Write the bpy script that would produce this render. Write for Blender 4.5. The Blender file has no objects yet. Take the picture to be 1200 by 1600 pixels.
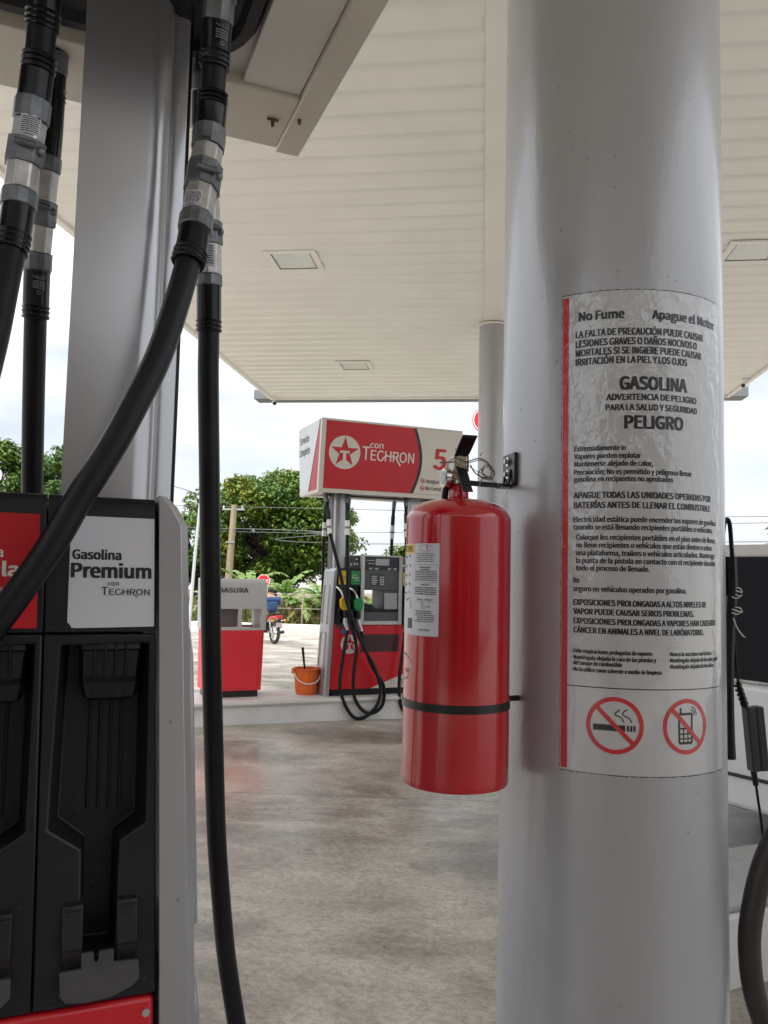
import bpy, bmesh, math, random, os
from mathutils import Vector, Matrix
rnd = random.Random(11)
sc = bpy.context.scene
COL = sc.collection
PI = math.pi
rad = math.radians

# ------------------------------------------------------------------ camera
cam = bpy.data.cameras.new('camera')
co = bpy.data.objects.new('camera', cam); COL.objects.link(co)
cam.sensor_fit = 'VERTICAL'; cam.sensor_height = 24.0; cam.lens = 1240 / 1600 * 24.0
cam.clip_start = 0.02; cam.clip_end = 900
co.matrix_world = (Matrix.Translation((0, 0, 1.3)) @ Matrix.Rotation(rad(7.2), 4, 'Z')
                   @ Matrix.Rotation(rad(94.4), 4, 'X') @ Matrix.Rotation(rad(1.29), 4, 'Z'))
sc.camera = co

# ------------------------------------------------------------------ light
SUN_EL, SUN_AZ = rad(54), rad(212)          # azimuth clockwise from +Y: behind the camera, to the left
w = bpy.data.worlds.new('World'); sc.world = w; w.use_nodes = True
nt = w.node_tree; nt.nodes.clear()
def N(t, typ, **kw):
    n = t.nodes.new(typ)
    for k, v in kw.items(): setattr(n, k, v)
    return n
out = N(nt, 'ShaderNodeOutputWorld'); bg = N(nt, 'ShaderNodeBackground')
sky = N(nt, 'ShaderNodeTexSky', sky_type='NISHITA'); sky.sun_disc = False
sky.sun_elevation = SUN_EL; sky.sun_rotation = SUN_AZ; sky.dust_density = 2.5
tc = N(nt, 'ShaderNodeTexCoord')
mp = N(nt, 'ShaderNodeMapping'); mp.inputs['Scale'].default_value = (1.6, 1.6, 5.0)
nz = N(nt, 'ShaderNodeTexNoise'); nz.inputs['Scale'].default_value = 2.2; nz.inputs['Detail'].default_value = 7; nz.inputs['Roughness'].default_value = .55
cr = N(nt, 'ShaderNodeValToRGB'); cr.color_ramp.elements[0].position = .36; cr.color_ramp.elements[1].position = .60
cr.color_ramp.elements[0].color = (.62, .62, .62, 1); cr.color_ramp.elements[1].color = (1, 1, 1, 1)
# an overcast sky is brighter overhead than at the horizon
sx = N(nt, 'ShaderNodeSeparateXYZ')
mr = N(nt, 'ShaderNodeMapRange'); mr.inputs['From Min'].default_value = .22; mr.inputs['From Max'].default_value = .85
mr.inputs['To Min'].default_value = 1.0; mr.inputs['To Max'].default_value = 3.3
cl = N(nt, 'ShaderNodeMix', data_type='RGBA', blend_type='MULTIPLY'); cl.inputs['Factor'].default_value = 1
cl.inputs['A'].default_value = (5.4, 5.6, 5.9, 1)
nz2 = N(nt, 'ShaderNodeTexNoise'); nz2.inputs['Scale'].default_value = 5.0; nz2.inputs['Detail'].default_value = 6
mr2 = N(nt, 'ShaderNodeMapRange'); mr2.inputs['To Min'].default_value = .66; mr2.inputs['To Max'].default_value = 1.22
mul = N(nt, 'ShaderNodeMath', operation='MULTIPLY')
mx = N(nt, 'ShaderNodeMix', data_type='RGBA')
L = nt.links.new
L(tc.outputs['Generated'], mp.inputs['Vector']); L(mp.outputs['Vector'], nz.inputs['Vector']); L(mp.outputs['Vector'], nz2.inputs['Vector'])
L(nz.outputs['Fac'], cr.inputs['Fac']); L(tc.outputs['Generated'], sx.inputs['Vector']); L(sx.outputs['Z'], mr.inputs['Value'])
L(nz2.outputs['Fac'], mr2.inputs['Value']); L(mr.outputs['Result'], mul.inputs[0]); L(mr2.outputs['Result'], mul.inputs[1])
L(mul.outputs[0], cl.inputs['B'])
L(cr.outputs['Color'], mx.inputs['Factor']); L(sky.outputs['Color'], mx.inputs['A']); L(cl.outputs['Result'], mx.inputs['B'])
L(mx.outputs['Result'], bg.inputs['Color']); bg.inputs['Strength'].default_value = .12
L(bg.outputs[0], out.inputs['Surface'])
sl = bpy.data.lights.new('sun', 'SUN'); sl.energy = 2.0; sl.angle = rad(8); sl.color = (1, .96, .9)
so = bpy.data.objects.new('sun', sl); COL.objects.link(so)
sd = Vector((math.sin(SUN_AZ) * math.cos(SUN_EL), math.cos(SUN_AZ) * math.cos(SUN_EL), math.sin(SUN_EL)))
so.rotation_euler = sd.to_track_quat('Z', 'Y').to_euler(); so.location = (0, -8, 30)
sc.view_settings.view_transform = 'Standard'; sc.view_settings.look = 'None'
sc.view_settings.exposure = 0.78; sc.view_settings.gamma = 1
sc.cycles.max_bounces = 10; sc.cycles.diffuse_bounces = 6

# ------------------------------------------------------------------ materials
MATS = {}
def add_specks(m, scale, size, col, amount=.7):
    """small chips and specks scattered in the paint"""
    t = m.node_tree; b = t.nodes['Principled BSDF']; k = t.links.new
    g = t.nodes.new('ShaderNodeTexCoord'); v = t.nodes.new('ShaderNodeTexVoronoi'); v.inputs['Scale'].default_value = scale
    n = t.nodes.new('ShaderNodeTexNoise'); n.inputs['Scale'].default_value = 4
    a = t.nodes.new('ShaderNodeMath'); a.operation = 'MULTIPLY'; a.inputs[1].default_value = size * 2
    l = t.nodes.new('ShaderNodeMath'); l.operation = 'LESS_THAN'; c = t.nodes.new('ShaderNodeMath'); c.operation = 'MULTIPLY'; c.inputs[1].default_value = amount
    x = t.nodes.new('ShaderNodeMix'); x.data_type = 'RGBA'; x.inputs['B'].default_value = (*col, 1)
    k(g.outputs['Object'], v.inputs['Vector']); k(g.outputs['Object'], n.inputs['Vector']); k(n.outputs['Fac'], a.inputs[0]); k(v.outputs['Distance'], l.inputs[0]); k(a.outputs[0], l.inputs[1])
    k(l.outputs[0], c.inputs[0]); k(c.outputs[0], x.inputs['Factor'])
    k(b.inputs['Base Color'].links[0].from_socket, x.inputs['A']); k(x.outputs['Result'], b.inputs['Base Color'])
def mat(name, col, rough=.5, metal=0, var=0, vscale=8, bump=0, bscale=40, coat=0, col2=None, trans=0, spec=.5, rvar=0, island=0, stretch=None):
    """procedural surface: base colour with noise variation, optional bump"""
    if name in MATS: return MATS[name]
    m = bpy.data.materials.new(name); m.use_nodes = True; t = m.node_tree
    b = t.nodes['Principled BSDF']; MATS[name] = m
    b.inputs['Base Color'].default_value = (*col, 1); b.inputs['Roughness'].default_value = rough
    b.inputs['Metallic'].default_value = metal; b.inputs['Coat Weight'].default_value = coat; b.inputs['Coat Roughness'].default_value = .06
    b.inputs['Specular IOR Level'].default_value = spec
    if trans: b.inputs['Subsurface Weight'].default_value = 0
    k = t.links.new
    tcn = t.nodes.new('ShaderNodeTexCoord'); src = tcn.outputs['Object']
    if stretch:
        mpn = t.nodes.new('ShaderNodeMapping'); mpn.inputs['Scale'].default_value = stretch
        k(src, mpn.inputs['Vector']); src = mpn.outputs['Vector']
    if var or col2:
        n = t.nodes.new('ShaderNodeTexNoise'); n.inputs['Scale'].default_value = vscale; n.inputs['Detail'].default_value = 6
        k(src, n.inputs['Vector'])
        r = t.nodes.new('ShaderNodeValToRGB'); r.color_ramp.elements[0].position = .3; r.color_ramp.elements[1].position = .7
        c2 = col2 or tuple(min(1, c * (1 + var)) for c in col); c1 = col if col2 else tuple(c * (1 - var) for c in col)
        r.color_ramp.elements[0].color = (*c1, 1); r.color_ramp.elements[1].color = (*c2, 1)
        k(n.outputs['Fac'], r.inputs['Fac']); last = r.outputs['Color']
        if island:
            g = t.nodes.new('ShaderNodeNewGeometry'); h = t.nodes.new('ShaderNodeHueSaturation')
            a = t.nodes.new('ShaderNodeMapRange'); a.inputs['To Min'].default_value = 1 - island; a.inputs['To Max'].default_value = 1 + island
            k(g.outputs['Random Per Island'], a.inputs['Value']); k(a.outputs['Result'], h.inputs['Value']); k(last, h.inputs['Color'])
            a2 = t.nodes.new('ShaderNodeMapRange'); a2.inputs['To Min'].default_value = .485; a2.inputs['To Max'].default_value = .515
            k(g.outputs['Random Per Island'], a2.inputs['Value']); k(a2.outputs['Result'], h.inputs['Hue']); last = h.outputs['Color']
        k(last, b.inputs['Base Color'])
        if rvar:
            a3 = t.nodes.new('ShaderNodeMapRange'); a3.inputs['To Min'].default_value = rough - rvar; a3.inputs['To Max'].default_value = rough + rvar
            k(n.outputs['Fac'], a3.inputs['Value']); k(a3.outputs['Result'], b.inputs['Roughness'])
    if bump:
        n2 = t.nodes.new('ShaderNodeTexNoise'); n2.inputs['Scale'].default_value = bscale; n2.inputs['Detail'].default_value = 4
        bp = t.nodes.new('ShaderNodeBump'); bp.inputs['Strength'].default_value = bump; bp.inputs['Distance'].default_value = .01
        k(src, n2.inputs['Vector']); k(n2.outputs['Fac'], bp.inputs['Height']); k(bp.outputs['Normal'], b.inputs['Normal'])
        if coat: k(bp.outputs['Normal'], b.inputs['Coat Normal'])
    if trans:
        td = t.nodes.new('ShaderNodeBsdfTranslucent'); ms = t.nodes.new('ShaderNodeMixShader'); ms.inputs['Fac'].default_value = trans
        for l in list(b.inputs['Base Color'].links): k(l.from_socket, td.inputs['Color'])
        if not b.inputs['Base Color'].links: td.inputs['Color'].default_value = (*col, 1)
        k(b.outputs[0], ms.inputs[1]); k(td.outputs[0], ms.inputs[2]); k(ms.outputs[0], t.nodes['Material Output'].inputs['Surface'])
    return m

M_col = mat('silver_paint', (.40, .40, .408), .3, .25, .06, 3.5, .06, 90, coat=.25, stretch=(1, 1, .35))
add_specks(M_col, 26, .055, (.16, .15, .14), .55)
M_silver = mat('silver_plastic', (.42, .42, .43), .33, .6, .06, 6, .03, 60, stretch=(1, 1, .15))
M_steel = mat('brushed_steel', (.47, .47, .475), .24, .6, .02, 5, .01, 160, stretch=(1, 1, .06))
M_white = mat('white_enamel', (.74, .72, .68), .4, 0, .03, 4)
M_cream = mat('cream_panel', (.79, .78, .74), .32, 0, .04, 1.2)
M_black = mat('black_plastic', (.011, .011, .014), .42, 0, .3, 9, .07, 320, spec=.35)
M_blackf = mat('black_smooth', (.012, .012, .014), .3, 0, .2, 9)
M_rubber = mat('black_rubber', (.008, .008, .010), .40, 0, .4, 14, .1, 300, spec=.28)
M_cuff = mat('cuff_vinyl', (.006, .006, .008), .22, 0, .2, 14, spec=.35)
M_nut = mat('grey_cast_nut', (.20, .21, .22), .42, .75, .25, 50, .1, 120)
M_hex = mat('aluminium_hex', (.55, .54, .51), .38, .7, .15, 60, .08, 150)
M_red = mat('red_panel', (.62, .012, .022), .36, 0, .06, 3, 0, 1, coat=.1)
M_redext = mat('extinguisher_red', (.45, .003, .008), .20, 0, .10, 5, .012, 25, coat=.65)
M_redsign = mat('red_vinyl', (.56, .010, .018), .35, 0, .05, 5)
M_grey = mat('grey_housing', (.075, .085, .09), .45, 0, .1, 12)
M_lgrey = mat('light_grey_frame', (.55, .55, .53), .42, .15, .05, 8)
M_screen = mat('lcd_screen', (.36, .38, .38), .2, 0, .04, 12)
M_sticker = mat('white_sticker', (.62, .62, .66), .35, 0, .03, 7)
M_ink = mat('black_ink', (.012, .012, .013), .4)
M_inkw = mat('white_ink', (.78, .74, .68), .4)
M_inkr = mat('red_ink', (.55, .03, .03), .35)
M_signw = mat('sign_off_white', (.70, .66, .58), .3, 0, .03, 3)
M_endw = mat('sign_end_white', (.72, .74, .76), .28, 0, .06, 5, coat=.3)
M_navy = mat('dark_navy', (.015, .018, .03), .4)
M_yel = mat('yellow_plastic', (.80, .52, .02), .35, 0, .05, 9)
M_grn = mat('green_plastic', (.01, .26, .07), .35, 0, .05, 9)
M_blue = mat('blue_plastic', (.02, .22, .55), .35, 0, .05, 9)
M_orange = mat('orange_bucket', (.85, .17, .025), .4, 0, .08, 12, trans=.12)
M_conc = mat('painted_concrete', (.60, .58, .55), .6, 0, .1, 3, .2, 30)
M_kerbw = mat('kerb_white', (.72, .71, .69), .55, 0, .1, 4, .25, 40)
add_specks(M_cream, 5, .022, (.25, .22, .18), .5); add_specks(M_conc, 22, .06, (.25, .23, .2), .6); add_specks(M_kerbw, 16, .06, (.35, .32, .28), .6); add_specks(M_steel, 30, .04, (.75, .74, .72), .5)
add_specks(M_redext, 34, .05, (.55, .25, .22), .45); add_specks(M_red, 18, .05, (.25, .03, .03), .5); add_specks(M_silver, 24, .05, (.16, .15, .14), .5); add_specks(M_black, 60, .06, (.09, .085, .08), .6)
M_gauge = mat('chrome', (.7, .68, .66), .18, 1)
M_copper = mat('copper_wire', (.26, .10, .055), .45, .6)
M_wire = mat('pale_wire', (.6, .58, .55), .4, .5)
M_dirt = mat('sticker_dirt', (.06, .05, .04), .8, 0, .6, 300)

# ------------------------------------------------------------------ mesh helpers
class MB:
    def __init__(self): self.b = bmesh.new()
    def face(self, pts):
        try: return self.b.faces.new([self.b.verts.new(p) for p in pts])
        except ValueError: return None
    def box(self, x0, x1, y0, y1, z0, z1, f=None):
        c = [(x, y, z) for z in (z0, z1) for y in (y0, y1) for x in (x0, x1)]
        if f: c = [f(*p) for p in c]
        v = [self.b.verts.new(p) for p in c]
        for q in ((0, 2, 3, 1), (4, 5, 7, 6), (0, 1, 5, 4), (2, 6, 7, 3), (0, 4, 6, 2), (1, 3, 7, 5)):
            self.b.faces.new([v[i] for i in q])
        return self
    def prism(self, poly, d0, d1, f):
        """poly in (u,v) swept between depths d0 and d1; f(u,v,d)->xyz"""
        a = [self.b.verts.new(f(u, v, d0)) for u, v in poly]; c = [self.b.verts.new(f(u, v, d1)) for u, v in poly]
        n = len(poly)
        self.b.faces.new(a[::-1]); self.b.faces.new(c)
        for i in range(n): self.b.faces.new([a[i], a[(i + 1) % n], c[(i + 1) % n], c[i]])
        return self
    def loft(self, rings, cap=True, closed=True):
        R = [[self.b.verts.new(p) for p in r] for r in rings]; n = len(R[0])
        for a, c in zip(R[:-1], R[1:]):
            for i in range(n if closed else n - 1):
                self.b.faces.new([a[i], a[(i + 1) % n], c[(i + 1) % n], c[i]])
        if cap: self.b.faces.new(R[0][::-1]); self.b.faces.new(R[-1])
        return self
    def lathe(self, prof, n=32, o=(0, 0, 0), cap=True):
        self.loft([[(o[0] + r * math.cos(2 * PI * i / n), o[1] + r * math.sin(2 * PI * i / n), o[2] + z) for i in range(n)] for r, z in prof], cap)
        return self
    def tube(self, pts, r, n=10, cap=True, twist=0):
        pts = [Vector(p) for p in pts]
        rs = r if isinstance(r, (list, tuple)) else [r] * len(pts)
        T = []
        for i in range(len(pts)):
            a = pts[max(0, i - 1)]; c = pts[min(len(pts) - 1, i + 1)]; T.append((c - a).normalized())
        ref = Vector((0, 0, 1)) if abs(T[0].z) < .9 else Vector((0, 1, 0))
        u = T[0].cross(ref).normalized(); rings = []
        for p, t, q in zip(pts, T, rs):
            u = (u - t * u.dot(t)).normalized(); v = t.cross(u)
            rings.append([p + (u * math.cos(2 * PI * k / n + twist) + v * math.sin(2 * PI * k / n + twist)) * q for k in range(n)])
        return self.loft(rings, cap)
    def ball(self, c, r, n=12, s=(1, 1, 1)):
        bmesh.ops.create_uvsphere(self.b, u_segments=n, v_segments=max(6, n // 2), radius=r,
                                  matrix=Matrix.Translation(c) @ Matrix.Diagonal((*s, 1)))
        return self
    def grid(self, u0, u1, v0, v1, nu, nv, f):
        V = [[self.b.verts.new(f(u0 + (u1 - u0) * i / nu, v0 + (v1 - v0) * j / nv)) for i in range(nu + 1)] for j in range(nv + 1)]
        for j in range(nv):
            for i in range(nu): self.b.faces.new([V[j][i], V[j][i + 1], V[j + 1][i + 1], V[j + 1][i]])
        return self
    def ring(self, cu, cv, r0, r1, f, n=48, a0=0, a1=2 * PI):
        for i in range(n):
            a, c = a0 + (a1 - a0) * i / n, a0 + (a1 - a0) * (i + 1) / n
            self.face([f(cu + r0 * math.cos(a), cv + r0 * math.sin(a)), f(cu + r1 * math.cos(a), cv + r1 * math.sin(a)),
                       f(cu + r1 * math.cos(c), cv + r1 * math.sin(c)), f(cu + r0 * math.cos(c), cv + r0 * math.sin(c))])
        return self
    def bar(self, a, c, wd, f, n=10):
        """flat bar from a to c in (u,v)"""
        d = Vector((c[0] - a[0], c[1] - a[1])); p = Vector((-d.y, d.x)).normalized() * wd / 2
        g = lambda s, q: f(a[0] + d.x * s + p.x * q, a[1] + d.y * s + p.y * q)
        for i in range(n): self.face([g(i / n, -1), g((i + 1) / n, -1), g((i + 1) / n, 1), g(i / n, 1)])
        return self
    def text(self, s, u0, v0, cap, f, u1=None, bold=.0):
        V, P, x0, x1, ch = text_geo(s)
        k = cap / ch; kx = k if u1 is None else (u1 - u0) / (x1 - x0)
        # heavier strokes: the letters are laid down a few times, slightly spread, each pass a hair above the last
        q = bold * cap; passes = [(0, 0)] if q == 0 else [(-q, -q * .4), (q, -q * .4), (-q, q * .4), (q, q * .4), (0, 0)]
        c = Vector(f(u0, v0)); e = cap * .05
        for n_, (du, dv) in enumerate(passes):
            vs = []
            for x, y in V:
                u, v = u0 + (x - x0) * kx + du, v0 + y * k + dv; p = Vector(f(u, v))
                nn = (Vector(f(u + e, v)) - p).cross(Vector(f(u, v + e)) - p).normalized(); vs.append(self.b.verts.new(p + nn * n_ * .00003 * max(1, cap / .02)))
            for p in P:
                try: self.b.faces.new([vs[i] for i in p])
                except ValueError: pass
        return self
    def build(self, name, m, parent=None, smooth=35, bevel=0, bseg=2, loc=None):
        if bevel is not None: bmesh.ops.recalc_face_normals(self.b, faces=self.b.faces)
        me = bpy.data.meshes.new(name); self.b.to_mesh(me); self.b.free()
        me.materials.append(m)
        if smooth:
            for p in me.polygons: p.use_smooth = True
            me.set_sharp_from_angle(angle=rad(smooth))
        o = bpy.data.objects.new(name, me); COL.objects.link(o)
        if parent: o.parent = parent
        if loc: o.location = loc
        if bevel:
            md = o.modifiers.new('bevel', 'BEVEL'); md.width = bevel; md.segments = bseg; md.limit_method = 'ANGLE'; md.angle_limit = rad(40)
        return o

_tc = {}
try: FONT = bpy.data.fonts.load(os.path.join(bpy.utils.system_resource('DATAFILES'), 'fonts', 'Noto Sans CJK Regular.woff2'))   # comes with Blender
except Exception: FONT = None
def text_geo(s, bold=0.0):
    key = (s, bold)
    if key in _tc: return _tc[key]
    def raw(t):
        cu = bpy.data.curves.new('t', 'FONT'); cu.body = t; cu.size = 1; cu.offset = bold; cu.resolution_u = 3
        if FONT: cu.font = FONT
        ob = bpy.data.objects.new('t', cu); COL.objects.link(ob)
        dg = bpy.context.evaluated_depsgraph_get(); ev = ob.evaluated_get(dg); me = ev.to_mesh()
        V = [(v.co.x, v.co.y) for v in me.vertices]; P = [tuple(p.vertices) for p in me.polygons]
        ev.to_mesh_clear(); bpy.data.objects.remove(ob); bpy.data.curves.remove(cu)
        return V, P
    V, P = raw(s); H, _ = raw('H')
    r = (V, P, min(v[0] for v in V), max(v[0] for v in V), max(v[1] for v in H)); _tc[key] = r
    return r

def spline(pts, k=8):
    """Catmull-Rom through pts"""
    P = [Vector(p) for p in pts]; P = [P[0] * 2 - P[1]] + P + [P[-1] * 2 - P[-2]]; o = []
    for i in range(1, len(P) - 2):
        a, b, c, d = P[i - 1:i + 3]
        for j in range(k):
            t = j / k
            o.append(.5 * (2 * b + (c - a) * t + (2 * a - 5 * b + 4 * c - d) * t * t + (3 * b - a - 3 * c + d) * t ** 3))
    o.append(P[-2]); return o

def tag(o, label=None, cat=None, group=None, kind=None):
    if label: o['label'] = label
    if cat: o['category'] = cat
    if group: o['group'] = group
    if kind: o['kind'] = kind
    return o
def thing(name, label, cat, loc=(0, 0, 0), rz=0, group=None):
    o = bpy.data.objects.new(name, None); COL.objects.link(o); o.empty_display_size = .1
    o.location = loc; o.rotation_euler = (0, 0, rz)
    return tag(o, label, cat, group)
def local(root):
    bpy.context.view_layer.update(); return root.matrix_world.inverted()

# ------------------------------------------------------------------ ground
A = rad(29.3)                                              # the pump islands stand at an angle to the canopy
NB = Vector((-1.165, .469, .2)); P0 = Vector((-1.351, 7.322, .156))
def gz(y):
    if y < 3: return 0
    if y < 7.3: return -(y - 3) * .0121
    if y < 20.5: return -.052 - (y - 7.3) * .0405
    return -.587
def ground_mat():
    m = bpy.data.materials.new('concrete_floor'); m.use_nodes = True; t = m.node_tree; b = t.nodes['Principled BSDF']; k = t.links.new
    g = N(t, 'ShaderNodeTexCoord')
    def noise(s, d=6, st=(1, 1, 1), rough=.55, dist=0):
        q = N(t, 'ShaderNodeMapping'); q.inputs['Scale'].default_value = st; q.inputs['Rotation'].default_value = (0, 0, rad(20))
        n = N(t, 'ShaderNodeTexNoise'); n.inputs['Scale'].default_value = s; n.inputs['Detail'].default_value = d; n.inputs['Roughness'].default_value = rough; n.inputs['Distortion'].default_value = dist
        k(g.outputs['Object'], q.inputs['Vector']); k(q.outputs['Vector'], n.inputs['Vector']); return n.outputs['Fac']
    def ramp(src, p0, c0, p1, c1):
        r = N(t, 'ShaderNodeValToRGB'); e = r.color_ramp.elements
        e[0].position, e[1].position = p0, p1; e[0].color, e[1].color = (*c0, 1), (*c1, 1); k(src, r.inputs['Fac']); return r.outputs['Color']
    def mixc(a, c, f=1.0, mode='MULTIPLY'):
        x = N(t, 'ShaderNodeMix', data_type='RGBA', blend_type=mode)
        if isinstance(f, float): x.inputs['Factor'].default_value = f
        else: k(f, x.inputs['Factor'])
        k(a, x.inputs['A'])
        if isinstance(c, tuple): x.inputs['B'].default_value = (*c, 1)
        else: k(c, x.inputs['B'])
        return x.outputs['Result']
    base = ramp(noise(1.3, 12, rough=.68), .36, (.32, .28, .23), .64, (.60, .55, .475))
    blot = ramp(noise(.75, 13, (1, 1.5, 1), .68, .5), .42, (.36, .345, .33), .55, (1, 1, 1))      # soaked-in oil and tyre dirt
    base = mixc(base, blot, .75)
    streak = ramp(noise(2.4, 11, (.30, 2.6, 1), .7, .5), .38, (.60, .59, .58), .50, (1, 1, 1))
    base = mixc(base, streak, .38)
    fine = ramp(noise(34, 10, (1, 1.3, 1), .8), .40, (.60, .59, .58), .56, (1.06, 1.06, 1.06)); base = mixc(base, fine, .8)
    grit = ramp(noise(150, 3, rough=.7), .36, (.55, .54, .53), .48, (1, 1, 1)); base = mixc(base, grit, .7)
    spots = ramp(noise(13, 2), .245, (.45, .44, .43), .285, (1, 1, 1)); base = mixc(base, spots, .7)
    # hairline cracks
    cv = N(t, 'ShaderNodeTexVoronoi', feature='DISTANCE_TO_EDGE'); cv.inputs['Scale'].default_value = .85
    cn = N(t, 'ShaderNodeTexNoise'); cn.inputs['Scale'].default_value = 2.5; cn.inputs['Detail'].default_value = 8
    ca_ = N(t, 'ShaderNodeVectorMath', operation='MULTIPLY_ADD'); ca_.inputs[1].default_value = (.5, .5, .5)
    k(g.outputs['Object'], cn.inputs['Vector']); k(cn.outputs['Color'], ca_.inputs[0]); k(g.outputs['Object'], ca_.inputs[2]); k(ca_.outputs[0], cv.inputs['Vector'])
    cl2 = N(t, 'ShaderNodeMath', operation='LESS_THAN'); k(cv.outputs['Distance'], cl2.inputs[0]); cl2.inputs[1].default_value = .0035
    cm = N(t, 'ShaderNodeMath', operation='MULTIPLY'); k(cl2.outputs[0], cm.inputs[0]); cm.inputs[1].default_value = .22
    base = mixc(base, (.15, .14, .13), cm.outputs[0], 'MIX')
    # rusty spill near the kerb
    vm = N(t, 'ShaderNodeVectorMath', operation='DISTANCE'); vm.inputs[1].default_value = (-1.75, 4.9, 0); k(g.outputs['Object'], vm.inputs[0])
    rr = N(t, 'ShaderNodeMapRange'); rr.inputs['From Min'].default_value = .05; rr.inputs['From Max'].default_value = .75; rr.inputs['To Min'].default_value = .55; rr.inputs['To Max'].default_value = 0
    k(vm.outputs['Value'], rr.inputs['Value']); base = mixc(base, (.62, .36, .30), rr.outputs['Result'], 'MIX')
    # a scatter of drips
    vo = N(t, 'ShaderNodeTexVoronoi'); vo.inputs['Scale'].default_value = 13; vo.inputs['Randomness'].default_value = 1
    k(g.outputs['Object'], vo.inputs['Vector'])
    ls = N(t, 'ShaderNodeMath', operation='LESS_THAN'); k(vo.outputs['Distance'], ls.inputs[0]); ls.inputs[1].default_value = .24
    v2 = N(t, 'ShaderNodeVectorMath', operation='DISTANCE'); v2.inputs[1].default_value = (-1.36, 4.30, 0); k(g.outputs['Object'], v2.inputs[0])
    l2 = N(t, 'ShaderNodeMath', operation='LESS_THAN'); k(v2.outputs['Value'], l2.inputs[0]); l2.inputs[1].default_value = .30
    m2 = N(t, 'ShaderNodeMath', operation='MULTIPLY'); k(ls.outputs[0], m2.inputs[0]); k(l2.outputs[0], m2.inputs[1])
    m3 = N(t, 'ShaderNodeMath', operation='MULTIPLY'); k(m2.outputs[0], m3.inputs[0]); m3.inputs[1].default_value = .55
    base = mixc(base, (.12, .11, .10), m3.outputs[0], 'MIX')
    # saw-cut joints
    sp = N(t, 'ShaderNodeSeparateXYZ'); k(g.outputs['Object'], sp.inputs[0])
    def joint(axis, off, per, slope, other):
        a = N(t, 'ShaderNodeMath', operation='MULTIPLY_ADD'); k(sp.outputs[other], a.inputs[0]); a.inputs[1].default_value = -slope; k(sp.outputs[axis], a.inputs[2])
        c = N(t, 'ShaderNodeMath', operation='SUBTRACT'); k(a.outputs[0], c.inputs[0]); c.inputs[1].default_value = off - per / 2
        d = N(t, 'ShaderNodeMath', operation='MODULO'); k(c.outputs[0], d.inputs[0]); d.inputs[1].default_value = per
        e = N(t, 'ShaderNodeMath', operation='ABSOLUTE'); k(d.outputs[0], e.inputs[0])
        f = N(t, 'ShaderNodeMath', operation='SUBTRACT'); k(e.outputs[0], f.inputs[0]); f.inputs[1].default_value = per / 2
        h = N(t, 'ShaderNodeMath', operation='ABSOLUTE'); k(f.outputs[0], h.inputs[0])
        l = N(t, 'ShaderNodeMath', operation='LESS_THAN'); k(h.outputs[0], l.inputs[0]); l.inputs[1].default_value = .005; return l.outputs[0]
    j1 = joint('Y', 4.82, 3.6, .089, 'X')
    jm = N(t, 'ShaderNodeMath', operation='MAXIMUM'); k(j1, jm.inputs[0]); jm.inputs[1].default_value = 0
    base = mixc(base, (.13, .12, .11), jm.outputs[0], 'MIX')
    k(base, b.inputs['Base Color'])
    rg = N(t, 'ShaderNodeMapRange'); rg.inputs['To Min'].default_value = .08; rg.inputs['To Max'].default_value = .66
    k(noise(1.3, 6), rg.inputs['Value']); k(rg.outputs['Result'], b.inputs['Roughness'])
    bp = N(t, 'ShaderNodeBump'); bp.inputs['Strength'].default_value = .10; bp.inputs['Distance'].default_value = .01
    k(noise(30, 6), bp.inputs['Height']); k(bp.outputs['Normal'], b.inputs['Normal'])
    return m
mb = MB()
ys = [-60, -20, 0, 3, 5, 7.3, 10, 14, 20.5, 24, 40, 80, 160, 400]
R_ = [[mb.b.verts.new((x, y, gz(y))) for x in (-300, -20, 0, 20, 300)] for y in ys]
for a, c in zip(R_[:-1], R_[1:]):
    for i in range(4): mb.b.faces.new([a[i], a[i + 1], c[i + 1], c[i]])
tag(mb.build('ground', ground_mat(), smooth=0), kind='structure')
mb = MB()                                                   # planted bank behind the far kerb
mb.b.faces.new([mb.b.verts.new(p) for p in ((-60, 23.35, -.35), (30, 23.35, -.35), (60, 60, -.3), (-90, 60, -.3))])
tag(mb.build('planting_soil', mat('dry_soil', (.16, .13, .07), .9, 0, .4, 3, .4, 8), smooth=0), kind='structure')

def island(name, origin, u0, u1, v0, v1, h, ztop):
    """raised pump island with a rounded lip that overhangs its white face"""
    r = thing(name, None, None, origin, A); del_ = None
    tag(r, kind='structure')
    def out_(d, z, k=6):
        p = []
        rad_ = .14 + d
        for cx, cy, a0 in ((u1 - .14, v1 - .14, 0), (u0 + .14, v1 - .14, PI / 2), (u0 + .14, v0 + .14, PI), (u1 - .14, v0 + .14, 3 * PI / 2)):
            for i in range(k + 1):
                a = a0 + PI / 2 * i / k; p.append((cx + rad_ * math.cos(a), cy + rad_ * math.sin(a), z))
        return p
    MB().loft([out_(0, ztop - h - .3), out_(0, ztop - .05)], cap=False).build('kerb_face', M_kerbw, r)
    rr = [out_(0, ztop - .05), out_(.022, ztop - .044), out_(.032, ztop - .025), out_(.024, ztop - .007), out_(.005, ztop), out_(-.12, ztop)]
    MB().loft(rr, cap=True).build('kerb_top', M_conc, r)
    return r
island('pump_island', NB, -.9, 3.3, -.075, .52, .2, 0)
island('pump_island', P0, -2.6, 3.4, -.075, .52, .2, 0)

# far roadside kerb
mb = MB(); mb.prism([(0, -.9), (.22, -.9), (.22, -.30), (.19, -.27), (.03, -.27), (0, -.30)], -40, 30, lambda u, v, d: (d, 23.1 + u + (d + 5) * .02, v + (d + 5) * .06 if -5.5 < d < 10 else v))
tag(mb.build('roadside_kerb', M_conc, smooth=30), kind='structure')

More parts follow.
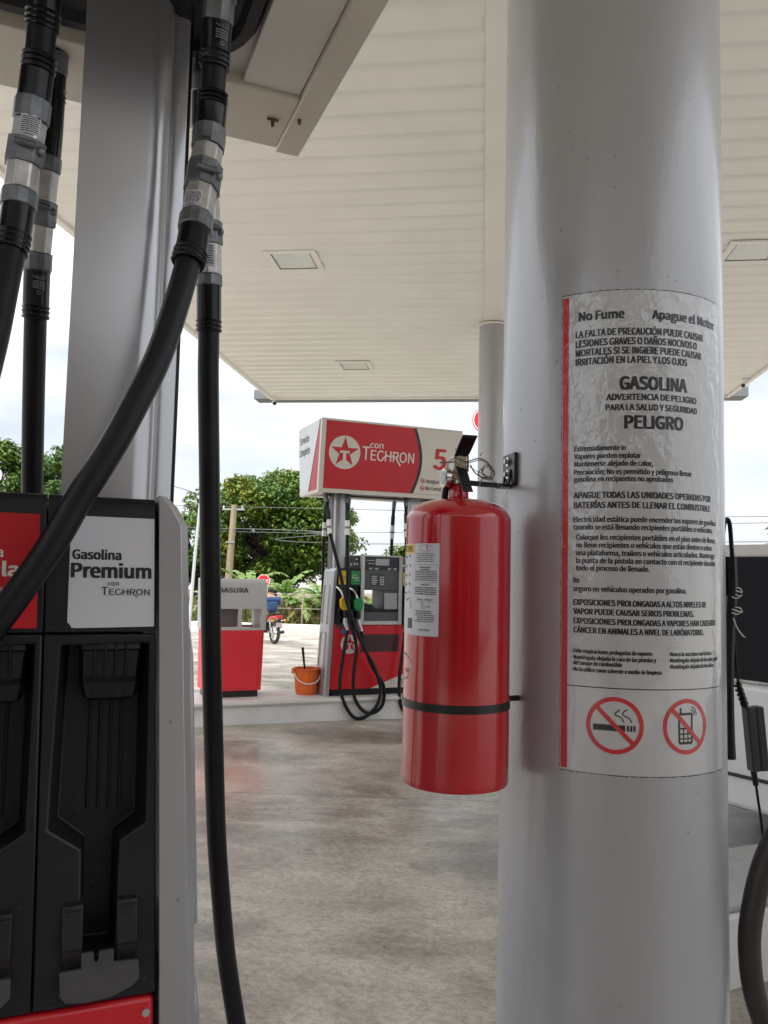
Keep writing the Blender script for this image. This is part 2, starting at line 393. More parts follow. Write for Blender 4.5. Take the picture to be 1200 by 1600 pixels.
# ------------------------------------------------------------------ canopy
cano = thing('station_canopy', 'large flat cream canopy of ribbed panels roofing the fuel station', 'canopy', (0, 0, 5))
mb = MB(); X0, X1, Y0, Y1, pitch = -4.55, 4.81, -7.0, 16.38, .312
prof = []; y = Y0
while y < Y1 - .05:
    e = min(y + pitch, Y1)
    prof += [(y, .0), (y + .04, -.006), (y + .10, -.003), (y + .20, .006), (e - .04, .003), (e - .012, .007)]
    y += pitch
prof.append((Y1, 0))
ra = [mb.b.verts.new((X0, p, q)) for p, q in prof]; rb = [mb.b.verts.new((X1, p, q)) for p, q in prof]
for i in range(len(prof) - 1): mb.b.faces.new([ra[i], rb[i], rb[i + 1], ra[i + 1]])
mb.build('ceiling_panels', M_cream, cano, smooth=50)
MB().box(X0, X1, Y0, Y1, .05, .14).build('roof_deck', M_white, cano)
mb = MB(); mb.box(X0 - .05, X0 + .03, Y0, Y1, -.035, .10); mb.box(X1 - .03, X1 + .05, Y0, Y1, -.035, .10); mb.box(X0 - .05, X1 + .05, Y1 + .002, Y1 + .06, -.035, .09)
mb.build('edge_trim', M_cream, cano, bevel=.006)
M_fas = mat('fascia_grey', (.16, .165, .18), .5, 0, .06, 2)
mb = MB(); mb.box(X0 - .42, X1 + .42, Y1 + .065, Y1 + .5, .0, .19); mb.build('fascia', M_fas, cano)
MB().box(-.03, .49, Y0, Y1 - .05, -.012, -.004).build('beam_cover', M_cream, cano, bevel=.004)

def canopy_light(x, y, label):
    t = thing('ceiling_light', label, 'ceiling light', (x, y, 4.998), 0, 'recessed square lights in the canopy ceiling')
    mb = MB(); s, q = .235, .31
    for a, c, d, e in ((-q, q, -q, -s), (-q, q, s, q), (-q, -s, -s, s), (s, q, -s, s)): mb.box(a, c, d, e, -.02, 0)
    mb.build('frame', M_cream, t, bevel=.004)
    MB().box(-s, s, -s, s, -.010, .0).build('diffuser', mat('frosted_glass', (.66, .70, .68), .2, 0, .08, 14), t)
    mb = MB()
    for a, c, d, e in ((-s, s, -s, -s + .012), (-s, s, s - .012, s), (-s, -s + .012, -s, s), (s - .012, s, -s, s)): mb.box(a, c, d, e, -.014, -.011)
    mb.build('gasket', M_blackf, t)
canopy_light(-2.28, 9.0, 'square ceiling light nearer the camera, above the dangling black hoses')
canopy_light(-2.33, 13.8, 'small far square ceiling light near the front canopy edge')
canopy_light(2.95, 9.1, 'square ceiling light partly hidden right of the big silver column')

def column(x, y, zb, zt, label):
    t = thing('canopy_column', label, 'column', (x, y, zb), 0, 'round silver columns carrying the canopy')
    MB().lathe([(.2, .012), (.2, zt - zb)], 96, cap=False).build('shaft', M_col, t, smooth=60)
    MB().lathe([(.27, 0), (.27, .012), (.2, .012)], 48).build('base_plate', M_col, t)
    MB().lathe([(.212, zt - zb - .03), (.212, zt - zb - .004), (.2, zt - zb - .004)], 64).build('collar', M_cream, t)
    return t
CX, CY = .234, 1.529
column(CX, CY, .2, 4.976, 'big round silver column in front carrying the white warning poster')
column(.10, 11.55, gz(11.5), 4.976, 'distant round silver column behind the fire extinguisher')

def cctv(p, rz, label):
    t = thing('security_camera', label, 'security camera', p, rz, 'small cameras under the canopy edges')
    MB().lathe([(.05, 0), (.05, -.015), (.02, -.02), (.015, -.09), (.0, -.09)], 16).build('mount', M_white, t)
    mb = MB(); mb.tube([(0, -.13, -.145), (0, .10, -.085)], [.042, .042], 16); mb.build('housing', M_white, t)
    mb = MB(); mb.tube([(0, -.132, -.1455), (0, -.138, -.147)], [.036, .034], 16); mb.build('lens', M_blackf, t)
cctv((4.72, 15.0, 4.99), rad(-35), 'small white bullet camera under the right canopy edge by the column')
cctv((-4.45, 16.2, 4.96), rad(20), 'tiny pale camera at the far left corner of the canopy')

# ------------------------------------------------------------------ texts on flat faces
def star_logo(parent, cu, cv, r, f, f2, mat_bg, name='emblem'):
    """white disc, red star, white T"""
    mb = MB(); mb.face([f(cu + r * math.cos(2 * PI * i / 48), cv + r * math.sin(2 * PI * i / 48)) for i in range(48)])
    e = mb.build(name, mat_bg, parent, smooth=0, bevel=None)
    R1, R2 = r * .94, r * .94 * .382
    pts = [(cu + (R1 if i % 2 == 0 else R2) * math.sin(PI * i / 5), cv + (R1 if i % 2 == 0 else R2) * math.cos(PI * i / 5)) for i in range(10)]
    mb = MB()
    for i in range(10): mb.face([f2(cu, cv, 1), f2(*pts[i], 1), f2(*pts[(i + 1) % 10], 1)])
    mb.build('star', M_redsign, e, smooth=0, bevel=None)
    mb = MB()
    for P in ([(-.30, .10), (.30, .10), (.30, -.10), (.25, -.03), (-.25, -.03), (-.30, -.10)], [(-.10, -.03), (.10, -.03), (.10, -.52), (.24, -.70), (-.24, -.70), (-.10, -.52)]):
        mb.face([f2(cu + x * r, cv + y * r, 2) for x, y in P])
    mb.build('letter', mat_bg, e, smooth=0, bevel=None)
    return e

def techron(mb, u0, u1, v, cap, f):
    w_ = u1 - u0
    mb.text('T', u0, v, cap * 1.28, f, u0 + w_ * .125, .02)
    for s, a, c in (('E', .155, .255), ('C', .275, .40), ('H', .43, .55), ('R', .585, .70), ('O', .715, .855), ('N', .885, 1.0)):
        mb.text(s, u0 + w_ * a, v, cap, f, u0 + w_ * c, .018)
    mb.bar((u0 + w_ * .38, v + cap * .22), (u0 + w_ * .47, v + cap * .62), cap * .13, f, 2)
    mb.bar((u0 + w_ * .54, v + cap * .55), (u0 + w_ * .60, v + cap * .55), cap * .13, f, 2)
    mb.bar((u0 + w_ * .64, v + cap * .40), (u0 + w_ * .74, v - cap * .35), cap * .16, f, 2)

# ------------------------------------------------------------------ fuel pumps
LP = .89; ZT = 1.182
def flare(z): return .043 * (ZT - z)
def fx(x, z):
    if x > .65: return x + flare(z) * (x - .65) / .24
    if x < .24: return x - flare(z) * (.24 - x) / .24
    return x
def unfx(x, z):
    k = flare(z) / .24; return (x + .65 * k) / (1 + k)
def holed_plate(outer, hole, y0, y1):
    """front plate at y0 with an opening whose walls run back to y1 (outlines in x,z)"""
    mb = MB(); b = mb.b
    def loop(P, y): 
        v = [b.verts.new((x, y, z)) for x, z in P]; return v, [b.edges.new((v[i], v[(i + 1) % len(v)])) for i in range(len(v))]
    vo, eo = loop(outer, y0); vh, eh = loop(hole, y0)
    bmesh.ops.triangle_fill(b, use_beauty=True, edges=eo + eh)
    n = len(hole); c = [sum(p[0] for p in hole) / n, sum(p[1] for p in hole) / n]
    vb = [b.verts.new((x + (c[0] - x) * .16, y1, z)) for x, z in hole]
    for i in range(n): b.faces.new([vh[i], vh[(i + 1) % n], vb[(i + 1) % n], vb[i]])
    b.faces.new(vb)
    vp = [b.verts.new((x, y0 + .02, z)) for x, z in outer]
    for i in range(len(outer)): b.faces.new([vo[i], vo[(i + 1) % len(outer)], vp[(i + 1) % len(outer)], vp[i]])
    return mb

def bay(root, gx, left_label):
    """one nozzle bay, gx = left edge of its .12 m grade panel"""
    P = lambda x, z: (fx(x, z), z)
    a, c = gx + .0008, gx + .1194
    mb = MB(); pr = ((.0, 1.0245), (.0, ZT - .016), (.003, ZT - .006), (.010, ZT), (.06, ZT), (.06, 1.0245))
    mb.loft([[(fx(x, v), d, v) for d, v in pr] for x in (a, c)])
    mb.build('grade_panel', M_black, root, smooth=50, bevel=.0015)
    outer = [P(a, ZR + .003), P(c, ZR + .003), P(c, 1.0225), P(a, 1.0225)]
    H = [(unfx(x, z) - .770, z) for x, z in ((.792, 1.010), (.8895, 1.012), (.8945, .805), (.866, .788), (.8665, .665), (.829, .665), (.8255, .781), (.789, .806))]
    hole = [P(gx + x, z) for x, z in H]
    bt = holed_plate(outer, hole, 0, .05).build('nozzle_boot', M_black, root, smooth=30, bevel=.0025)
    # hooded flap with ribs
    def Q(x, z, d): p = P(gx + x, z); return (p[0], d, p[1])
    mb = MB()
    fl = [(.036, .0465), (.105, .0465)]
    rings = []
    for z, x0, x1, d in ((1.016, .036, .106, .006), (1.005, .036, .106, .004), (1.002, .038, .105, .010), (.972, .038, .102, .014), (.966, .038, .102, .006), (.948, .042, .099, .012), (.944, .047, .094, .020)):
        rings.append([Q(x0, z, d + .012), Q(x0 + .004, z, d + .002), Q((x0 + x1) / 2, z, d - .001), Q(x1 - .004, z, d + .002), Q(x1, z, d + .012), Q(x1, z, .045), Q(x0, z, .045)])
    mb.loft(rings); fo = mb.build('boot_flap', M_black, root, smooth=40)
    mb = MB()
    for i in range(4):
        x = .054 + i * .0112
        mb.tube([Q(x, 1.015, .0045), Q(x, 1.003, .004), Q(x, .974, .0135), Q(x, .950, .0105)], .0016, 6)
        mb.tube([Q(x - .002, .944, .0475), Q(x - .004, .812, .0475)], .0017, 6)
    mb.build('rib', M_black, fo)
    mb = MB()
    for x in (unfx(.809, .70) - .770, unfx(.867, .70) - .770):         # hinge clips
        R2 = []
        for z, d in ((.728, .004), (.722, -.006), (.690, -.010), (.678, -.012), (.672, -.006), (.655, -.002)):
            R2.append([Q(x, z, d), Q(x + .0195, z, d), Q(x + .0195, z, .02), Q(x, z, .02)])
        mb.loft(R2)
        for z in (.716, .709): mb.box(*sorted((Q(x + .002, z, 0)[0], Q(x + .019, z, 0)[0])), -.0085, -.004, z, z + .002)
    mb.build('hinge_clip', M_blackf, root, bevel=.001)
    F = [(unfx(x, .65) - .770, z) for x, z in ((.8085, .656), (.831, .657), (.831, .672), (.8435, .672), (.844, .664), (.8465, .661), (.849, .664), (.8495, .672), (.865, .672), (.865, .659), (.8915, .658), (.892, .640), (.884, .633), (.862, .626), (.835, .624), (.815, .627), (.8095, .634))]
    MB().prism(F, -.012, -.008, lambda u, v, d: (fx(gx + u, v), d - (.66 - v) * .25, v)).build('rest_plate', mat('grey_rest', (.048, .046, .045), .5, 0, .2, 30), root)
    pl = left_label; mb = MB(); x0, x1 = gx + .0245, gx + .1175
    if pl.get('torn'): poly = [(x0 + .004, 1.030), (x0 + .009, 1.0295), (x1 - .0005, 1.031), (x1, 1.158), (x0 + .001, 1.158), (x0 - .0005, 1.036), (x0 + .0015, 1.0345), (x0 + .003, 1.032)]
    else: poly = [(x0 - .004, 1.0295), (x1 - .0045, 1.0295), (x1 - .0045, 1.158), (x0 - .004, 1.158)]
    mb.prism(poly, -.0012, -.0004, lambda u, v, d: (fx(u, v), d, v)); st = mb.build('grade_label', pl['m'], root)
    return st

ZR = .609
def build_pump(root, kind):
    global ZR; ZR = .609 if kind == 'near' else .655
    # skirt, core, red doors
    mb = MB(); mb.box(-.03, LP + .03, .012, .268, 0, .056); mb.build('skirt', M_black, root, bevel=.004)
    MB().box(-.02, LP + .02, .03, .25, .056, .62).box(.002, .236, .065, .25, .621, ZT - .012).box(.654, .888, .065, .25, .621, ZT - .012).build('cabinet', M_grey, root, bevel=.004)
    for y0, y1 in ((0, .022), (.258, .28)):
        mb = MB(); mb.prism([(fx(.003, .06), .06), (fx(.887, .06), .06), (fx(.887, ZR), ZR), (fx(.003, ZR), ZR)], y0, y1, lambda u, v, d: (u, d, v))
        d = mb.build('lower_door', M_red, root, bevel=.005)
        if y0 == 0:
            for x in (.02, .445, .868): MB().tube([(fx(x, ZR - .02) + (0.012 if x > .8 else 0), -.003, ZR - .016), (fx(x, ZR - .02) + (0.012 if x > .8 else 0), .002, ZR - .016)], .0045, 12).build('screw', M_gauge, d)
            F = lambda u, v, k=1: (u, -.0006 * k, v)
            mb = MB(); mb.face([F(u, v) for u, v in ((.355, .061), (fx(.887, .061), .061), (fx(.887, .2), .262), (.50, .118))]); mb.build('white_wedge', M_signw, d, smooth=0, bevel=None)
            mb = MB(); mb.text('TEXACO', .665, .085, .055, lambda u, v: F(u, v, 2), .865, .012); mb.build('lettering', M_ink, d, smooth=0, bevel=None)
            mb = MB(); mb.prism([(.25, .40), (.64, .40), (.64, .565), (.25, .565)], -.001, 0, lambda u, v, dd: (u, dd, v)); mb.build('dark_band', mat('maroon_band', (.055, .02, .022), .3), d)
            star_logo(d, .140, .475, .088, lambda u, v: F(u, v, 1), lambda u, v, k: F(u, v, 1 + k), M_inkw)
            for x in (.055, .185): MB().prism([(x, .575), (x + .06, .575), (x + .06, .612), (x + .042, .618), (x + .036, .606), (x + .024, .606), (x + .018, .618), (x, .612)], -.006, .004, lambda u, v, dd: (u, dd, v)).build('blue_latch', M_blue, d, bevel=.002)
    # end fairings
    for s in (0, 1):
        rings = []
        for z in (0.0, .25, .6, .95, 1.08, ZT - .03, ZT - .008, ZT + .004):
            x0 = LP + flare(z) + .0025; x1 = x0 + .036 + .013 * (ZT - z) - (.012 if z > ZT - .02 else 0) - (.012 if z > ZT else 0); y0 = -.006; y1 = .286
            P = [(x0, y0), (x1 - .011, y0), (x1 - .001, y0 + .016), (x1 + .004, .14), (x1 - .001, y1 - .016), (x1 - .011, y1), (x0, y1)]
            if s == 0: P = [(LP - x, yy) for x, yy in P]
            rings.append([(x, yy, z) for x, yy in P])
        fo = MB().loft(rings).build('end_fairing', M_silver, root, smooth=12, bevel=.0018)
        mb = MB()                                            # pressed outlines on the end face
        for z0, z1 in ((.12, .58), (.66, 1.02)):
            q = []
            for z, yy in ((z0, .06), (z0, .21), (z1 - .03, .21), (z1, .19), (z1, .08), (z1 - .03, .06), (z0, .06)):
                xx = LP + flare(z) + .04 + .013 * (ZT - z) + .0055; q.append((xx if s else LP - xx, yy, z))
            mb.tube(q, .004, 6)
        mb.build('pressed_rim', M_silver, fo)
    # columns up to the sign
    for s in (0, 1):
        P = [(.783, .10), (.868, .10), (.880, .1025), (.889, .108), (.896, .118), (.900, .131), (.9035, .131), (.9035, .134), (.921, .136), (.923, .138), (.923, .20), (.783, .20)]
        if s == 0: P = [(LP - x, yy) for x, yy in P]
        MB().loft([[(x, yy, z) for x, yy in P] for z in (ZT - .02, 1.97)]).build('support_column', M_steel, root, smooth=40, bevel=None)
        mb = MB(); x = .9235 if s else LP - .9235
        mb.box(min(x, x + .004), max(x, x + .004), .139, .199, ZT - .02, 1.92); mb.build('column_edge', M_blackf, root)
    # centre head
    mb = MB()
    for a, c, z0, z1 in ((.235, .268, .655, 1.311), (.622, .655, .655, 1.311), (.268, .622, .655, .69), (.268, .622, 1.296, 1.311)): mb.box(a, c, -.02, .30, z0, z1)
    mb.build('head_frame', M_lgrey, root, bevel=.004)
    hd = MB().box(.268, .622, -.012, .29, .98, 1.296).box(.268, .622, -.012, .29, .69, .775).box(.458, .622, -.002, .27, .775, .98).build('head_housing', M_grey, root, bevel=.004)
    mb = MB(); mb.box(.268, .622, -.016, -.0125, 1.17, 1.294); mb.build('display_panel', M_navy, hd)
    mb = MB(); mb.box(.375, .515, -.019, -.0165, 1.215, 1.278); mb.build('display_screen', M_screen, hd, bevel=.001)
    for x in (.31, .37, .50, .56): MB().box(x, x + .035, -.019, -.0165, 1.176, 1.192).build('price_display', M_screen, hd)
    mb = MB(); G = lambda u, v: (u, -.0168, v)
    mb.text('Importe', .285, 1.256, .012, G, .365, .01); mb.text('Galones', .300, 1.226, .012, G, .365, .01); mb.build('caption', M_inkw, hd, smooth=0, bevel=None)
    mb = MB(); mb.box(.33, .47, -.017, -.0125, 1.02, 1.135); mb.build('keypad', mat('keypad_grey', (.045, .05, .055), .5), hd, bevel=.002)
    mb = MB()
    for i in range(3):
        for j in range(4): mb.box(.424 + i * .015, .434 + i * .015, -.020, -.0175, 1.03 + j * .022, 1.044 + j * .022)
    for j in range(5): mb.box(.338, .385 + (j * 7 % 3) * .008, -.0178, -.0172, 1.035 + j * .018, 1.042 + j * .018)
    mb.build('key', M_lgrey, hd)
    mb = MB(); mb.box(.475, .61, -.010, -.0025, .80, .955); mb.build('card_reader', M_screen, hd, bevel=.004)
    mb = MB(); mb.prism([(.268, .79), (.40, .79), (.385, .83), (.33, .85), (.268, .86)], .02, .2, lambda u, v, d: (u, d, v)); mb.build('receipt_tray', M_blackf, hd, bevel=.006)
    MB().box(.268, .622, -.015, .28, .776, .80).build('shelf', M_black, hd, bevel=.003)
    for a, aw in ((.121, .113), (.656, .036)):
        mb = MB(); mb.box(a, a + aw, .03, .25, ZT - .01, 1.30); sp = mb.build('side_panel', mat('panel_slate', (.05, .055, .06), .4, 0, .1, 9), root, bevel=.004)
        for x, z in ((.07, 1.262), (.05, 1.215), (.078, 1.215), (.015, 1.21)):
            if x + .02 < aw: MB().box(a + x, a + x + .018, .028, .0299, z, z + .018).build('pictogram', M_lgrey, sp)
    # bays
    S = lambda u, v, k=1: (fx(u, v), -.0012 - .0005 * k, v)
    f1 = lambda u, v: S(u, v)
    if kind == 'near': labs = [dict(m=M_redsign, t='Regular'), dict(m=M_sticker, t='Premium', torn=1)] * 2
    else: labs = [dict(m=M_yel, t='DIESEL'), dict(m=M_grn, t='Regular')] * 2
    for gx, l in zip((0, .12, .65, .77), labs):
        st = bay(root, gx, l); mb = MB(); k = gx + .0245
        if l['t'] == 'Premium':
            mb.text('Gasolina', k + .0035, 1.1085, .0105, f1, k + .0555, .065); mb.text('Premium', k + .003, 1.0875, .0160, f1, k + .0885, .07)
            mb.text('con', k + .0415, 1.0785, .0052, f1, k + .0535, .018); techron(mb, k + .035, k + .0875, 1.0675, .0072, f1); ink = M_ink
        elif l['m'] is M_redsign:
            mb.text('Gasolina', k - .002, 1.1085, .0105, f1, k + .052, .045); mb.text('Regular', k - .000, 1.0875, .0150, f1, k + .0785, .07)
            mb.text('con', k + .0355, 1.0785, .0052, f1, k + .0475, .018); techron(mb, k + .029, k + .0815, 1.0675, .0072, f1); ink = M_inkw
        else:
            ink = M_ink if l['t'] == 'DIESEL' else M_inkw
            mb.text(l['t'], k + .006, 1.088, .017, f1, k + .074, .03)
            if l['t'] == 'Regular':
                mb.text('Gasolina', k + .004, 1.115, .010, f1, k + .05, .03); mb.text('con Techron', k + .03, 1.066, .010, f1, k + .08, .02)
            else: mb.text('con Techron', k + .028, 1.064, .010, f1, k + .078, .02)
        mb.build('lettering', ink, st, smooth=0, bevel=None)
    # overhead sign
    ZB, ZS = 1.862, 2.53
    yA, yB, yC, yD = -.19, -.26, .50, .39                    # front bottom, front top, back top, back bottom
    a, c = -.27, 1.155
    def sgn(x0, x1, e=0): 
        return [[(x, y, z) for y, z in ((yA - e, ZB - e), (yB - e, ZS + e * 0), (yB - e, ZS + e), (yC + e, ZS + e), (yC + e, ZS), (yD + e, ZB - e))] for x in (x0, x1)]
    sg = MB().loft([[(x, y, z) for y, z in ((yA, ZB + .028), (yB, ZS), (yC, ZS), (yD, ZB + .028))] for x in (a + .002, c - .002)]).build('sign_box', M_white, root, bevel=None)
    # end frames and underside trays
    mb = MB()
    for x0, x1 in ((a - .002, a + .042), (c - .042, c + .002)):
        mb.loft([[(x, y, z) for y, z in ((yA - .004, ZB), (yB - .004, ZS + .006), (yC + .004, ZS + .006), (yD + .004, ZB))] for x in (x0, x1)])
    mb.box(a + .042, c - .042, yB - .004, yB + .02, ZS - .012, ZS + .006)
    mb.loft([[(x, y, z) for y, z in ((yA - .003, ZB + .004), (yA - .006, ZB + .04), (yA + .03, ZB + .04), (yA + .03, ZB + .004))] for x in (a + .042, c - .042)])
    mb.loft([[(x, y, z) for y, z in ((yD - .16, ZB + .006), (yD - .16, ZB + .035), (yD + .003, ZB + .035), (yD, ZB + .006))] for x in (a + .042, c - .042)])
    mb.build('sign_frame', M_signw, sg, smooth=20, bevel=.002)
    for x0, x1 in ((a + .043, -.128), (1.018, c - .043)): MB().box(x0, x1 - (0), yA + .031, yD - .161, ZB + .012, ZB + .03).build('underside_pan', M_white, sg, bevel=.002)
    def slab(d0, d1, z0, z1):
        p = []
        for cx, cy, a0 in ((1.005 - .10, .205 - .10, 0), (-.115 + .10, .205 - .10, PI / 2), (-.115 + .1, -.15 + .1, PI), (1.005 - .1, -.15 + .1, 3 * PI / 2)):
            for i in range(9):
                t = a0 + PI / 2 * i / 8; p.append((cx + (.1 + d0) * math.cos(t), cy + (.1 + d0) * math.sin(t)))
        return [(x, y, z0) for x, y in p]
    MB().loft([slab(.012, 0, ZB + .06, 0), slab(.012, 0, ZB + .026, 0), slab(.004, 0, ZB + .014, 0), slab(-.012, 0, ZB + .014, 0), slab(-.02, 0, ZB + .024, 0)]).build('hose_outlet_tray', M_black, sg, smooth=40)
    for x, y, q in ((1.085, .30, .010), (1.125, .275, .005)):
        mb = MB(); mb.lathe([(.0035, -.004), (.004, -.010), (.0028, -.020), (.0, -.020)], 10, (x, y, ZB + .012)); mb.box(x - q, x + q, y - .0016, y + .0016, ZB + .002, ZB + .0062)
        mb.build('wing_nut', mat('rusty_brass', (.20, .14, .06), .5, .7, .3, 200), sg)
    # printed front
    sl_ = (yA - yB) / (ZS - ZB)
    F = lambda u, v, k=1: (u, yB + (ZS - v) * sl_ - .0045 - .0008 * k, v)
    E = lambda u, v, k=1: (a - .003 - .0008 * k, u, v)
    mb = MB(); p = [(a + .043, ZB + .042), (a + .043, ZS - .014)]
    arc = [(.628 + .085 * math.sin(PI * (1 - i / 16) * .94 + .1) , ZS - .014 - (ZS - ZB - .056) * i / 16) for i in range(17)]
    mb.face([F(*q) for q in p + arc]); mb.build('red_field', M_redsign, sg, smooth=0, bevel=None)
    mb = MB()
    for q, r in zip(arc[:-1], arc[1:]): mb.face([F(q[0], q[1], 2), F(q[0] + .03, q[1], 2), F(r[0] + .03, r[1], 2), F(r[0], r[1], 2)])
    mb.build('black_stripe', M_navy, sg, smooth=0, bevel=None)
    mb = MB(); mb.face([F(*q, .5) for q in [(.60, ZB + .042)] + arc[::-1] + [(c - .043, ZS - .014), (c - .043, ZB + .042)]]); mb.build('white_field', M_signw, sg, smooth=0, bevel=None)
    star_logo(sg, -.040, 2.237, .152, lambda u, v: F(u, v, 2), lambda u, v, k: F(u, v, 2 + k), M_signw)
    mb = MB(); f2 = lambda u, v: F(u, v, 3)
    mb.text('con', .205, 2.300, .056, f2, .335, .03); techron(mb, .135, .655, 2.185, .095, f2); mb.build('lettering', M_inkw, sg, smooth=0, bevel=None)
    mb = MB(); mb.text('5', .868, 2.150, .19, f2, .99, .05); mb.build('pump_number', M_redsign, sg, smooth=0, bevel=None)
    mb = MB(); mb.text('Apague', .795, 2.012, .036, f2, .935, .02); mb.text('el Motor', .95, 2.012, .036, f2, 1.085, .02); mb.build('warning_text', M_ink, sg, smooth=0, bevel=None)
    mb = MB(); mb.text('No Fumar', .795, 1.943, .036, f2, .965, .02); mb.build('warning_text', M_ink, sg, smooth=0, bevel=None)
    for v in (2.028, 1.958): mb = MB(); mb.ring(.760, v, .017, .023, f2, 24); mb.bar((.745, v + .012), (.775, v - .012), .005, f2, 2); mb.bar((.747, v), (.773, v), .007, f2, 2); mb.build('warning_icon', M_redsign, sg, smooth=0, bevel=None)
    # printed left end
    mb = MB(); mb.face([E(u, v) for u, v in ((yC - .006, ZS), (yB + .046, ZS), (yB + .05, ZS - .02), (.11, ZB + .03), (.155 * 0 + yD - .006, ZB + .03))]); mb.build('end_panel', M_endw, sg, smooth=0, bevel=None)
    mb = MB(); mb.face([E(u, v) for u, v in ((yB + .046, ZS), (yB + .046 + .07, ZB + .03), (.085, ZB + .03))]); mb.build('red_wedge', M_redsign, sg, smooth=0, bevel=None)
    mb = MB(); mb.face([E(u, v, 2) for u, v in ((yB + .046, ZS), (yB + .056, ZS), (.115, ZB + .03), (.083, ZB + .03))]); mb.build('end_stripe', M_navy, sg, smooth=0, bevel=None)
    mb = MB(); g = lambda u, v: E(.44 - u, v, 3)
    mb.text('Servicio', .01, 2.372, .072, g, .315, .012); mb.text('Completo', .0, 2.255, .072, g, .345, .012); mb.build('end_lettering', M_ink, sg, smooth=0, bevel=None)

near = thing('fuel_pump', 'close dark fuel pump with white premium and red regular labels beside the nozzle boots', 'fuel pump', NB, A, 'fuel pumps')
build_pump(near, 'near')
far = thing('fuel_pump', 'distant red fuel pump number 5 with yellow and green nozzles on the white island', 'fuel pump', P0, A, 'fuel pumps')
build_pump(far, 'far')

# ------------------------------------------------------------------ hoses
def cut(P, z0, z1):
    """piece of a polyline (running down) between two heights, ends interpolated"""
    def at(z):
        for i in range(len(P) - 1):
            if P[i].z >= z >= P[i + 1].z:
                t = (P[i].z - z) / max(1e-6, P[i].z - P[i + 1].z); return i, P[i].lerp(P[i + 1], t)
        return (0, P[0]) if z > P[0].z else (len(P) - 1, P[-1])
    i, a = at(z0); j, b = at(z1)
    return [a] + P[i + 1:j + 1] + [b]
def near_hose(label, pts, feats, text_z=None, tag_z=None, rh=.0168):
    """feats: (part, z_top, z_bottom, radius, sides)"""
    root = thing('fuel_hose', label, 'fuel hose', tuple(NB), A, 'thick black hoses hanging from the near pump')
    P = spline(pts, 10)
    MB().tube(P, rh, 20).build('hose_line', M_rubber, root, smooth=60)
    for nm, z0, z1, r, n in feats:
        q = cut(P, z0, z1); mb = MB()
        if nm == 'ring':
            k = 3
            for i in range(k):
                za = z0 + (z1 - z0) * i / k; zb = z0 + (z1 - z0) * (i + .7) / k; qq = cut(P, za, zb)
                if len(qq) < 3: qq = [qq[0], (qq[0] + qq[-1]) / 2, qq[-1]]
                rr = [r - .0018] + [r] * (len(qq) - 2) + [r - .0018]; mb.tube(qq, rr, 20)
            mb.build('cuff_ring', M_cuff, root, smooth=50)
        elif nm == 'cuff': mb.tube(q, r, 20); mb.build('cuff', M_cuff, root, smooth=60)
        elif nm == 'nut': mb.tube(q, r, 12); mb.build('collar_nut', M_nut, root, smooth=20, bevel=.0015)
        elif nm == 'hex': mb.tube(q, r, 8, twist=.3); mb.build('breakaway', M_hex, root, smooth=20, bevel=.002)
        elif nm == 'clamp':
            mb.tube(q, r, 8, twist=.3); ck = mb.build('clamp', M_nut, root, smooth=20, bevel=.002)
            m_ = (q[0] + q[-1]) / 2; mb = MB()
            mb.tube([m_ + Vector((-.012, -r - .001, .004)), m_ + Vector((.013, -r - .001, .002))], .0042, 10); mb.ball(m_ + Vector((.017, -r * .6, 0)), .006, 10)
            mb.build('bolt', M_nut, ck)
    if text_z:
        q = cut(P, text_z + .001, text_z - .001); c0 = q[0]; mb = MB(); rr = .0201
        def f(u, v, c0=c0): return Vector((c0.x + rr * math.sin(u / rr + .25), c0.y - rr * math.cos(u / rr + .25) * 1.0, c0.z + v))
        mb.text('VST', -.0065, -.002, .0062, f, .0065, .02)
        for i in range(28):
            a0, a1 = 2 * PI * i / 28, 2 * PI * (i + 1) / 28
            mb.bar((.010 * math.cos(a0), .001 + .0055 * math.sin(a0)), (.010 * math.cos(a1), .001 + .0055 * math.sin(a1)), .0007, f, 1)
        for i in range(4):
            u = -.009
            while u < .008: 
                e = u + rnd.uniform(.0015, .004); mb.bar((u, -.009 - i * .0034), (min(e, .009), -.009 - i * .0034), .0013, f, 1); u = e + .0008
        mb.ring(0, -.0265, .0020, .0027, f, 16)
        mb.build('print', mat('faded_print', (.35, .35, .37), .5), root, smooth=0, bevel=None)
    if tag_z:
        q = cut(P, tag_z[0], tag_z[1]); ca, cb = q[0], q[-1]; mb = MB(); rr = .0212
        def f(u, v): 
            c = cb.lerp(ca, v); t = u / rr + tag_z[2]; return Vector((c.x + rr * math.sin(t), c.y - rr * math.cos(t), c.z))
        mb.grid(-.012, .012, 0, 1, 6, 1, f); mb.build('warning_tag', M_sticker, root, bevel=None)
        mb = MB(); rr = .0216
        for i in range(8):
            u = -.0105
            while u < .0095:
                e = min(.0105, u + rnd.uniform(.0015, .005)); v = .9 - i * .11
                mb.face([f(u, v), f(e, v), f(e, v - .055), f(u, v - .055)]); u = e + .0008
        mb.build('tag_print', M_ink, root, smooth=0, bevel=None)
    return root
FR = [(.939, -.004, 1.885), (.942, .011, 1.832), (.942, .026, 1.794), (.943, .036, 1.741), (.942, .042, 1.682), (.935, .033, 1.613), (.926, .018, 1.546), (.917, .000, 1.487), (.9, -.020, 1.413), (.881, -.034, 1.345), (.858, -.042, 1.288), (.834, -.045, 1.234), (.806, -.046, 1.181), (.778, -.046, 1.123), (.746, -.046, 1.068), (.71, -.046, 1.013), (.669, -.05, .961), (.62, -.06, .90), (.57, -.07, .86), (.52, -.07, .86)]
